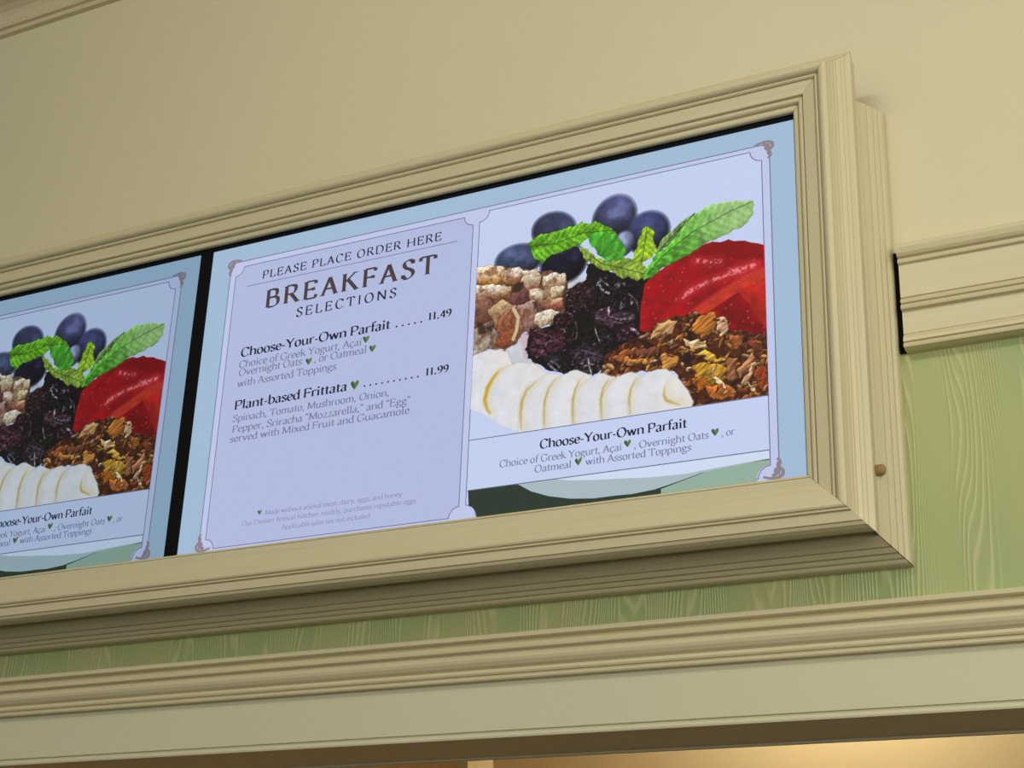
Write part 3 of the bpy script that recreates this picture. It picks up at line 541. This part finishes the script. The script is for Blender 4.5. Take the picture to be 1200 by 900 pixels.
ART['icons'] = [((-0.8251, -0.2604), 0.019), ((-0.9499, -0.2836), 0.019), ((-0.8095, -0.2813), 0.019), ((-0.8421, -0.3488), 0.024), ((-1.0281, -0.5709), 0.012),
 ((-0.2986, -0.5393), 0.017), ((-0.1473, -0.5414), 0.017), ((-0.3868, -0.5589), 0.017)]

# ---- the food photograph, drawn cell by cell on a 1 mm raster and kept as one mesh per thing shown
CELL = .001
PX0, PX1, PZ0, PZ1 = -.5965, -.0575, -.4915, -.060
nx, nz = int(round((PX1-PX0)/CELL))+1, int(round((PZ1-PZ0)/CELL))+1
GX, GZ = np.meshgrid(np.linspace(PX0, PX1, nx), np.linspace(PZ0, PZ1, nz))
rng = np.random.RandomState(7)
def noise2(x, y, seed=0):
    xi, yi = np.floor(x).astype(int), np.floor(y).astype(int); fx, fy = x-xi, y-yi
    fx, fy = fx*fx*(3-2*fx), fy*fy*(3-2*fy)
    def h(a, b):
        n = (a*374761393 + b*668265263 + seed*982451653) & 0xffffffff
        n = ((n ^ (n >> 13))*1274126177) & 0xffffffff
        return ((n ^ (n >> 16)) & 0xffff)/65535.0
    return (h(xi, yi)*(1-fx)+h(xi+1, yi)*fx)*(1-fy) + (h(xi, yi+1)*(1-fx)+h(xi+1, yi+1)*fx)*fy
def fbm(sx, sy=None, seed=0, oct=3, x=None, y=None):
    x = GX if x is None else x; y = GZ if y is None else y; sy = sy or sx; t, a, tot = 0, 1, 0
    for k in range(oct):
        t = t + a*noise2(x*sx*2**k+17.3*k, y*sy*2**k+5.1*k, seed+k); tot += a; a *= .5
    return t/tot
def sdf(poly, warp=0, ws=70, seed=0):
    """signed distance to a polygon (negative inside); warp bends the plane by noise so that the outline turns organic"""
    X, Z = GX, GZ
    if warp:
        X = GX + warp*2*(fbm(ws, seed=seed+300)-.5) + warp*.6*(fbm(ws*3.1, seed=seed+340)-.5); Z = GZ + warp*2*(fbm(ws, seed=seed+320)-.5) + warp*.6*(fbm(ws*3.1, seed=seed+360)-.5)
    p = np.array(poly); d = np.full(GX.shape, 1e9); inside = np.zeros(GX.shape, bool); n = len(p)
    for i in range(n):
        a, b = p[i], p[(i+1) % n]; e = b-a; wx, wz = X-a[0], Z-a[1]
        t = np.clip((wx*e[0]+wz*e[1])/(e@e+1e-12), 0, 1)
        d = np.minimum(d, np.hypot(wx-e[0]*t, wz-e[1]*t))
        if a[1] != b[1]:
            inside ^= ((a[1] > Z) != (b[1] > Z)) & (X < (b[0]-a[0])*(Z-a[1])/(b[1]-a[1])+a[0])
    return np.where(inside, -d, d)
def dome(s, depth, k):
    """rounded look: rims facing up lighter, rims facing down darker"""
    gz, gx = np.gradient(s, CELL); f = np.exp(np.minimum(s, 0)/depth)
    return (1 + k*f*(gz*.9 - gx*.3))[..., None]
def line_d(pl):
    """distance to, signed side of, and length along a polyline"""
    p = np.array(pl); d = np.full(GX.shape, 1e9); along = np.zeros(GX.shape); side = np.zeros(GX.shape); L0 = 0
    for a, b in zip(p[:-1], p[1:]):
        e = b-a; L = np.hypot(*e); wx, wz = GX-a[0], GZ-a[1]; t = np.clip((wx*e[0]+wz*e[1])/(L*L), 0, 1)
        dd = np.hypot(wx-e[0]*t, wz-e[1]*t); m = dd < d
        d = np.where(m, dd, d); along = np.where(m, L0+t*L, along); side = np.where(m, np.sign(e[0]*wz-e[1]*wx), side); L0 += L
    return d, side, along
cv = np.ones(GX.shape+(3,))*np.array([194, 206, 238.])
ids = np.zeros(GX.shape, int); NAMES = {}
def put(alpha, col, pid, thr=.5):
    a = np.clip(alpha, 0, 1)[..., None]; cv[:] = cv*(1-a)+np.asarray(col)*a
    if pid: ids[(alpha > thr)] = pid
def new_id(name): k = len(NAMES)+1; NAMES[k] = name; return k
def soft(s, w=.0007): return np.clip(.5 - s/(2*w), 0, 1)
def ell(a, b, rot):
    cx, cz = (a[0]+b[0])/2, (a[1]+b[1])/2; rx, rz = abs(b[0]-a[0])/2, abs(b[1]-a[1])/2
    c, s = math.cos(-rot), math.sin(-rot); dx, dz = GX-cx, GZ-cz
    u, v = (dx*c+dz*s), (-dx*s+dz*c)
    k = math.hypot(1, math.tan(abs(rot))*.25)
    return u/rx*k, v/rz*k
def V3(c): return np.array(c, float)
def draw_food():
    # dark ground behind the fruit: shaded gaps painted into the cherries' mesh
    ch = new_id('dried_cherries_and_gaps'); put(soft(sdf(ART['dark_ground'], .003), .002), V3((40, 10, 12)), ch)
    # yogurt
    for p in ART['yogurt']:
        y = new_id('yogurt'); put(soft(sdf(p), .0012), V3((204, 206, 216))*(.92+.12*fbm(90)[..., None]), y)
    pk = np.clip(1-sdf(ART['yogurt_pink'])/.006, 0, 1); put(np.where(ids > 0, pk, 0)*.5, (196, 150, 166), 0)
    # blueberries, out of focus
    for (bb, rot, col) in ART['blueberry']:
        i = new_id('blueberry'); u, v = ell(bb[0], bb[1], -rot); r = np.hypot(u, v)
        lit = np.clip(.74 + .36*v - .12*u - .28*r**3, .3, 1.3)
        bloom = fbm(45, seed=3)
        c = V3(col)*lit[..., None]*(.72+.55*bloom[..., None]) + (np.clip(bloom-.48, 0, 1)*130*np.clip(1-r, 0, 1))[..., None]*V3((.85, .95, 1.15))
        put(np.clip((1.10-r)/.22, 0, 1), c, i, .3)
    # walnuts
    i = new_id('walnut_pieces'); s = sdf(ART['walnut_area'], .004, 60, 5)
    put(soft(s), V3((120, 84, 62))*(.45+.9*fbm(180, seed=6)[..., None]), i)
    for k, (p, a, b) in enumerate(ART['walnut']):
        s = sdf(p, .0055, 55, 20+k) - .001; zc = np.mean([q[1] for q in p]); hz = max(q[1] for q in p)-min(q[1] for q in p)
        g = np.clip(.55 + (GZ-zc)/hz*1.2 + .9*(fbm(120, seed=30+k)-.5), 0, 1)[..., None]
        c = (V3(a)*g + V3(b)*(1-g))*(.74+.5*fbm(300, seed=40+k)[..., None])*dome(s, .004, .32)
        skin = np.clip((fbm(75, seed=35+k)-.52)*7, 0, 1)[..., None]*.6; c = c*(1-skin) + V3((132, 78, 48))*(.6+.6*fbm(220, seed=36+k)[..., None])*skin
        lines = np.clip(1-abs(fbm(95, 60, seed=45+k)-.5)*14, 0, 1)[..., None]*.22
        put(soft(s-.0014, .0016)*.6, (70, 42, 28), i); put(soft(s), c*(1-lines), i)
    for p, _c in ART['walnut_dark']: put(soft(sdf(p, .004, 80, 3), .002)*.8, (46, 32, 22), i)
    d, _, _ = line_d(ART['walnut_rim']); put(soft(d-.0034, .001)*.85, (222, 198, 156), i)
    # dried cherries
    i = ch; s = sdf(ART['raisin_area'], .005, 60, 8); put(soft(s), V3((20, 14, 17))*(.5+fbm(200, seed=9)[..., None]), i)
    for k, (p, col) in enumerate(ART['raisin']):
        s = sdf(p, .007, 50, 50+k)
        wr = fbm(75, 150, seed=60+k, x=GX+.5*GZ, y=GZ-.3*GX); rid = np.clip(1-abs(wr-.5)*10, 0, 1)**2
        spec = np.clip(fbm(170, seed=66+k)-.60, 0, 1)*5*np.clip(fbm(45, seed=67+k)-.3, 0, 1)*2
        c = V3(col)*V3((.86, .86, .80))*(.35+.8*fbm(90, seed=70+k)[..., None])*dome(s, .005, .45) + (rid*np.clip(-s/.006, 0, 1))[..., None]*(V3(col)*.9+V3((22, 18, 22))) + spec[..., None]*V3((130, 120, 132))
        put(soft(s-.0012, .0016)*.7, (10, 6, 8), i); put(soft(s, .0012), c, i)
    for p, wd, col in ART['raisin_glints']:
        d, _, _ = line_d(p); n = fbm(240, seed=11); put(soft(d-wd*.00034-.0008*(n-.5), .0008)*np.clip(n*2.2-.4, 0, 1), V3(col), i)
    # strawberries
    for k, (p, col) in enumerate(ART['strawberry']):
        i = new_id('strawberry'); s = sdf(p, .0015, 60, 77+k)
        if k == 2:                                     # the cut face of the front slice shows along its lower edge
            d, _, al = line_d(ART['straw_edge']); put(soft(d-.012, .002)*(sdf(ART['straw_all']) < 0), V3((196, 52, 34))*(.8+.4*fbm(80, seed=5)[..., None]), i)
        c = V3(col)*(.70+.55*fbm(40, seed=80+k)[..., None])*dome(s, .008, .18)
        put(soft(s), c, i)
        if k == 2:
            put(np.minimum(soft(sdf(ART['straw_top'], .002, 60, 1), .003), soft(s))*.85, V3((126, 3, 12)), i)
            put(soft(d-.010, .004)*soft(s)*.7, V3((212, 70, 44)), i)
            for gpath in ART['straw_glints']:
                d2, _, _ = line_d(gpath); n = fbm(260, seed=12)
                put(soft(d2-.0036, .0022)*np.clip((n-.40)*6, 0, 1)*.85, V3((236, 168, 168)), i)
                put(soft(d2-.010, .006)*.28*soft(s), V3((214, 70, 74)), 0)
        for q in range(80 if k == 2 else 24):                         # seeds
            xs = [a[0] for a in p]; zs = [a[1] for a in p]
            cx, cz = rng.uniform(min(xs), max(xs)), rng.uniform(min(zs), max(zs)-(.035 if k == 2 else 0))
            dd = np.hypot((GX-cx)*.8-(GZ-cz)*.3, (GZ-cz)*.75)
            put(np.where(s < -.004, soft(dd-.0024, .0012), 0)*.4, V3((96, 0, 10)), 0)
            put(np.where(s < -.004, soft(dd-.0013, .0009), 0)*.8*rng.uniform(.3, 1), V3((238, 112, 108)), 0)
    # granola
    i = new_id('granola'); s = sdf(ART['granola'], .006, 50, 13); inside = soft(s)
    put(inside, V3((84, 38, 18))*(.35+1.1*fbm(150, seed=14)[..., None]), i)
    pal = [(170, 98, 44), (200, 128, 58), (142, 70, 32), (214, 158, 96), (184, 108, 58), (122, 60, 36), (206, 146, 70), (158, 86, 48), (100, 46, 26), (222, 182, 136), (190, 112, 40)]
    xs = [a[0] for a in ART['granola']]; zs = [a[1] for a in ART['granola']]
    def flakes(count, l0, l1, w0, w1):
        for q in range(count):
            cx, cz = rng.uniform(min(xs), max(xs)), rng.uniform(min(zs), max(zs))
            L, W, th = rng.uniform(l0, l1), rng.uniform(w0, w1), rng.uniform(-.8, 1.3)
            m = (abs(GX-cx) < L*1.5) & (abs(GZ-cz) < L*1.5)
            if not m.any(): continue
            r0, r1 = np.where(m.any(1))[0][[0, -1]]; c0, c1 = np.where(m.any(0))[0][[0, -1]]
            sl = (slice(r0, r1+1), slice(c0, c1+1)); dx, dz = GX[sl]-cx, GZ[sl]-cz
            u, v = dx*math.cos(th)+dz*math.sin(th), -dx*math.sin(th)+dz*math.cos(th)
            v = v + 20*u*u*rng.uniform(-1, 1) + .0022*(noise2(dx*330+q, dz*330, 5)-.5)
            r = np.hypot(u/L, v/W); a = np.clip((1.05-r)/.2, 0, 1)*inside[sl]
            stria = .82+.36*noise2(u*130+q, v*800, 9)
            sh = np.clip((.80 + .42*v/W - .10*r)*stria, .3, 1.4); col = V3(pal[rng.randint(len(pal))])*rng.uniform(.75, 1.12)
            edge = np.clip((1.38-r)/.22, 0, 1)*inside[sl]*.62
            cv[sl] = cv[sl]*(1-edge[..., None])+V3((38, 17, 10))*edge[..., None]
            cv[sl] = cv[sl]*(1-a[..., None])+(col*sh[..., None])*a[..., None]
    flakes(300, .006, .013, .0022, .0050)
    for k, (p, col) in enumerate(ART['granola_gaps']): put(soft(sdf(p, .004, 80, 90+k), .0014)*inside*.85, V3(col), i)
    for k, (p, col) in enumerate(ART['granola_big']):
        s = sdf(p, .0075, 60, 100+k)
        th = rng.uniform(.2, 1.1); st = fbm(60, 320, seed=120+k, x=GX*math.cos(th)+GZ*math.sin(th), y=-GX*math.sin(th)+GZ*math.cos(th))
        put(soft(s-.0014, .0014)*.65, (44, 20, 10), i)
        put(soft(s), np.clip(V3(col)*(.45+1.0*st[..., None])*dome(s, .004, .35), 0, 245), i)
    flakes(110, .004, .008, .0014, .0028)
    # mint
    for k, (p, rib, col) in enumerate(ART['mint_leaf']):
        i = new_id('mint_leaf'); s = sdf(p, .0030, 110, 140+k)
        d, side, al = line_d(rib)
        ph = (al-.8*d)*2*math.pi/(.0155 if k == 5 else .012) + side*1.4 + 5*(fbm(45, seed=150+k)-.5)
        ve = np.sin(ph); net = np.clip(1-abs(fbm(120, seed=160+k)-.5)*9, 0, 1)
        c = V3(col)*(.58+.72*fbm(85, seed=170+k)[..., None])
        c = c*(1+.10*ve[..., None]) + (np.clip(ve-.72, 0, 1)*46+net*34)[..., None]*V3((.9, 1, .6))
        if k == 5:
            far = np.clip((al-.06)/.11, 0, 1)[..., None]; c = c*(1-far)*V3((.72, .98, .55))+(c*.42+V3((96, 112, 78)))*far
            c = np.where((side[..., None] < 0) & (al[..., None] < .12), c*.86, c)
        if k == 3: c = V3(col)*(.55+.75*fbm(30, 90, seed=4, x=GX+GZ, y=GX-GZ)[..., None]) + (np.clip(1-abs(fbm(50, seed=9)-.5)*16, 0, 1)*40)[..., None]*V3((.6, 1, .5))
        c = np.where((d < .0010)[..., None] & (k != 3), c*.62, c)
        c = np.clip(c*dome(s, .0035, .22), 0, 250)
        put(soft(s-.0012, .0014)*.45*(ids > 0), (30, 44, 20), 0); put(soft(s), c, i)
    # bananas: each slice lies over the one to its left
    for k, p in enumerate(ART['banana_slice']):
        i = new_id('banana_slice'); s = sdf(p)
        xs_ = [a[0] for a in p]; g = np.clip((GX-min(xs_))/(max(xs_)-min(xs_)), 0, 1)[..., None]
        c = V3((216, 220, 230))*(1-g)+V3((226, 220, 214))*g
        c = c*(.95+.08*fbm(60, seed=170+k)[..., None])
        put(soft(s-.0018, .0026)*.35, (168, 156, 124), 0); put(soft(s), c, i)
    for k, a in enumerate(ART['banana_arc']):
        d, side, al = line_d(a); L = al.max(); taper = np.sin(np.clip(al/L, 0, 1)*math.pi)**.6
        wdt = (.0046, .0030, .0022, .0026, .0024, .0022, .0030)[k]*taper; n = fbm(110, seed=190+k)
        ok = np.where(ids > 0, 1, 0)
        put(ok*np.clip(1-np.where(side > 0, d/.020, d/.004), 0, 1)*.32, V3((206, 186, 132)), 0)
        put(ok*soft(d-wdt-.001*(n-.5), .0022)*(.62+.5*n)*(1 if k < 2 else .8), V3((206, 170, 52) if k < 1 else (196, 172, 92)), 0)
        put(ok*soft(d-.3*wdt, .0012)*.45*taper, V3((146, 118, 44)), 0)
draw_food()

def picture_mesh(name, sel):
    """mesh of the raster cells whose corner carries this id, with the drawn colours on its points"""
    r, c = np.where(sel)
    quad = np.stack([r*nx+c, r*nx+c+1, (r+1)*nx+c+1, (r+1)*nx+c], 1)
    used, inv = np.unique(quad, return_inverse=True); inv = inv.reshape(-1, 4)
    co = np.stack([GX.ravel()[used], np.full(len(used), -.0012), GZ.ravel()[used]], 1)
    me = bpy.data.meshes.new(name); me.vertices.add(len(used)); me.vertices.foreach_set('co', co.astype(np.float32).ravel())
    me.loops.add(inv.size); me.loops.foreach_set('vertex_index', inv.astype(np.int32).ravel())
    me.polygons.add(len(inv)); me.polygons.foreach_set('loop_start', np.arange(0, inv.size, 4, dtype=np.int32))
    me.update(calc_edges=True)
    s = np.clip(cv.reshape(-1, 3)[used]/255, 0, 1); lin = np.where(s <= .04045, s/12.92, ((s+.055)/1.055)**2.4)
    at = me.color_attributes.new('picture', 'FLOAT_COLOR', 'POINT')
    at.data.foreach_set('color', np.concatenate([lin, np.ones((len(lin), 1))], 1).astype(np.float32).ravel())
    return me
cell_id = ids[:-1, :-1].copy()
FOOD = [(NAMES[k], picture_mesh(NAMES[k], cell_id == k)) for k in NAMES if (cell_id == k).any()]

# ---- flat shapes of the page
def flat(name, pts, y, mat, parent, tri=False):
    return link(name, mesh(name, [(x, y, z) for x, z in pts], [tuple(range(len(pts)))]), mat, parent)
def quarter(cx, cz, r, a0, a1, n=7):
    return [(cx+r*math.cos(math.radians(a0+(a1-a0)*i/n)), cz+r*math.sin(math.radians(a0+(a1-a0)*i/n))) for i in range(n+1)]
def scooped(x0, x1, z0, z1, r):
    """rectangle with quarter-round bites out of its corners"""
    return quarter(x0, z1, r, -90, 0) + quarter(x1, z1, r, 180, 270) + quarter(x1, z0, r, 90, 180) + quarter(x0, z0, r, 0, 90)
def outline(name, pts, wd, y, mat, parent, closed=True):
    V, F = [], []; q = list(pts) + ([pts[0]] if closed else [])
    for (x0, z0), (x1, z1) in zip(q[:-1], q[1:]):
        L = math.hypot(x1-x0, z1-z0)
        if L < 1e-6: continue
        a, b = (x1-x0)/L*wd/2, (z1-z0)/L*wd/2; k = len(V)
        V += [(x0-a-b, y, z0-b+a), (x1+a-b, y, z1+b+a), (x1+a+b, y, z1+b-a), (x0-a+b, y, z0-b-a)]; F.append((k, k+1, k+2, k+3))
    return link(name, mesh(name, V, F), mat, parent)

SH = .680
def make_screen():
    root = bpy.data.objects.new('menu_screen', None); C.objects.link(root)
    bz = .0143
    # housing: a shallow tray whose rim is the bezel
    v = []
    for (x0, x1, z0, z1, y) in ((-SW-bz, bz, -SH-bz, bz, .045), (-SW-bz, bz, -SH-bz, bz, -.003), (-SW, 0, -SH, 0, -.003), (-SW, 0, -SH, 0, .001)):
        v += [(x0, y, z0), (x1, y, z0), (x1, y, z1), (x0, y, z1)]
    f = [(3, 2, 1, 0)]
    for j in range(3):
        for k in range(4): f.append((j*4+k, j*4+(k+1) % 4, (j+1)*4+(k+1) % 4, (j+1)*4+k))
    f.append((12, 13, 14, 15))
    link('bezel', mesh('bezel', v, f), M_black, root)
    rect = lambda x0, x1, z0, z1: [(x0, z0), (x1, z0), (x1, z1), (x0, z1)]
    panel = flat('display_panel', rect(-SW, 0, -SH, 0), .0005, D_margin, root)
    OX0, OX1, OZ0, OZ1 = -1.1600, -.0440, -.6420, -.0365
    flat('border_band', rect(OX0, OX1, OZ0, OZ1), .0002, D_band, panel)
    left = scooped(-1.1460, -.6100, -.6290, -.0490, .0190); right = scooped(-.5968, -.0580, -.6290, -.0455, .0200)
    flat('text_panel', left, -.0001, D_text, panel); flat('picture_panel', right, -.0001, D_photo, panel)
    outline('border_line', rect(OX0, OX1, OZ0, OZ1), .0019, -.0004, D_line, panel)
    outline('border_line', left, .0017, -.0004, D_line, panel)
    outline('border_line', right, .0017, -.0004, D_line, panel)
    outline('heading_rule', [(-1.1142, -.0950), (-.6425, -.0950)], .0015, -.0005, D_line, panel, False)
    # scrolls on the four corners
    for cx, cz, sx, sz in ((OX0, OZ1, 1, -1), (OX1, OZ1, -1, -1), (OX0, OZ0+.016, 1, 1), (OX1, OZ0+.016, -1, 1)):
        V, F = [], []
        def sw(pts, a, b): ribbon(catmull(pts), a, b, V, F, lambda x, z: (cx+sx*x*.001, -.0006, cz+sz*z*.001))
        sw([(26, -1), (16, -4), (6, -5), (-4, -2), (-6, 6), (-1, 11), (5, 9), (6, 4), (2, 2)], 6.0, 4.4)
        sw([(2, 28), (-2, 20), (2, 15), (-2, 12)], 6, 4.4)
        sw([(12, -1), (6, 1), (1, 6), (-1, 12)], 7, 5)
        sw([(-3, 16), (3, 18), (-2, 24)], 3, 2.4)
        link('corner_ornament', mesh('corner_ornament', V, F), D_taupe, root)
    # lettering
    names = {'heading': 'heading_lettering', 'item': 'dish_lettering', 'detail': 'description_lettering', 'note': 'footnote_lettering', 'caption': 'caption_lettering', 'caption_detail': 'caption_description_lettering'}
    for g, s, x0, x1, z, cap, wt, c in ART['text']:
        nm = names[g]
        if g == 'item' and s[0] == '.': nm = 'leader_dots'
        elif g == 'item' and s[0] == '1': nm = 'price_lettering'
        lettering(nm, s, x0, x1, z, cap, wt, INK[c], root)
    for (cx, cz), h in ART['icons']:
        h *= .8
        q = [(0, -.5), (-.2, -.28), (-.42, .05), (-.46, .32), (-.30, .46), (-.12, .38), (0, .2), (.12, .38), (.30, .46), (.46, .32), (.42, .05), (.2, -.28)]
        lf = flat('leaf_icon', [(cx+x*h, cz+z*h) for x, z in q], -.0010, D_leaf, root)
        flat('leaf_half', [(cx+x*h, cz+z*h) for x, z in [(0, -.5), (-.2, -.28), (-.42, .05), (-.46, .32), (-.34, .36), (-.14, .18), (0, -.1)]], -.0012, D_leaf2, lf)
    # food photograph
    ph = outline('food_photograph', [(PX0-.0006, -.4922), (PX1+.0006, -.4922)], .0017, -.0009, D_line, root, False)
    for nm, me in FOOD:
        o = link(nm, me, None, ph)
        if not me.materials: me.materials.append(D_pic)
        if nm in ('granola', 'walnut_pieces', 'dried_cherries_and_gaps'): o['kind'] = 'stuff'
    # lower photograph: a white bowl on a dark green table
    (bx0, bz1), (bx1, _) = ART['bowl_pic']; bz1 = -.5838; bz0 = -.6400; R = .0205
    bx0 = -.5935; bx1 = -.0590
    shape = [(bx0, bz1)] + quarter(bx0-.002, -.6315, R, 90, 0)[1:] + [(bx0-.002+R, bz0), (bx1-R, bz0)] + quarter(bx1, -.6295, R+.001, 180, 90) + [(bx1, bz1)]
    lp = flat('bowl_photograph', shape, -.0007, display('display table green', (44, 56, 46)), root)
    e = ART['bowl_edge']; xe = e[11][0]
    bowl = [(x, z) for x, z in e]
    gx0 = -.240
    fl = [(gx0, -.6400), (bx1-R, bz0)] + quarter(bx1, -.6295, R+.001, 180, 90) + [(bx1, -.600), (-.14, -.600), (gx0, -.625)]
    flat('table_top', fl, -.0008, display('display table pale green', (146, 172, 156)), lp)
    bw = [(bx0+.083, bz1)] + [q for q in bowl if q[1] < bz1-.0005] + [(bx1, -.5985), (bx1, bz1)]
    flat('bowl', bw, -.0009, display('display bowl grey green', (166, 184, 190)), lp)
    hi = [(-.43, bz1)] + [(-.40, -.5900), (-.36, -.5945), (-.31, -.5985), (-.26, -.6030), (-.20, -.6050), (-.14, -.6015), (bx1, -.5975), (bx1, bz1)]
    flat('bowl_rim', hi, -.0010, display('display bowl white', (204, 217, 240)), lp)
    outline('border_line', [(bx0, bz1), (bx1, bz1)], .0016, -.0012, display('display dark border line', (84, 98, 110)), lp, False)
    return root

def paint_level(o, col):
    for c in o.children_recursive: c.color = col
def copy_tree(o, parent=None):
    c = o.copy(); C.objects.link(c)
    if parent: c.parent = parent
    for ch in o.children: copy_tree(ch, c)
    return c
scr = make_screen()
scr.location = (0, 0, H0)
scr['label'] = 'bright wall menu screen headed BREAKFAST SELECTIONS with prices and a whole food photograph'
scr['category'] = 'menu screen'; scr['group'] = 'menu screens in the cream frame'
paint_level(scr, (1, 1, 1, 1))
bpy.context.view_layer.update()
scr2 = copy_tree(scr)
scr2.location = (-PITCH, 0, H0)
scr2['label'] = 'dimmer bluish menu screen cut by the left edge of view, left of black gap'
paint_level(scr2, (.62, .69, .72, 1))  # left screen's oblique-view falloff painted as a darker object colour
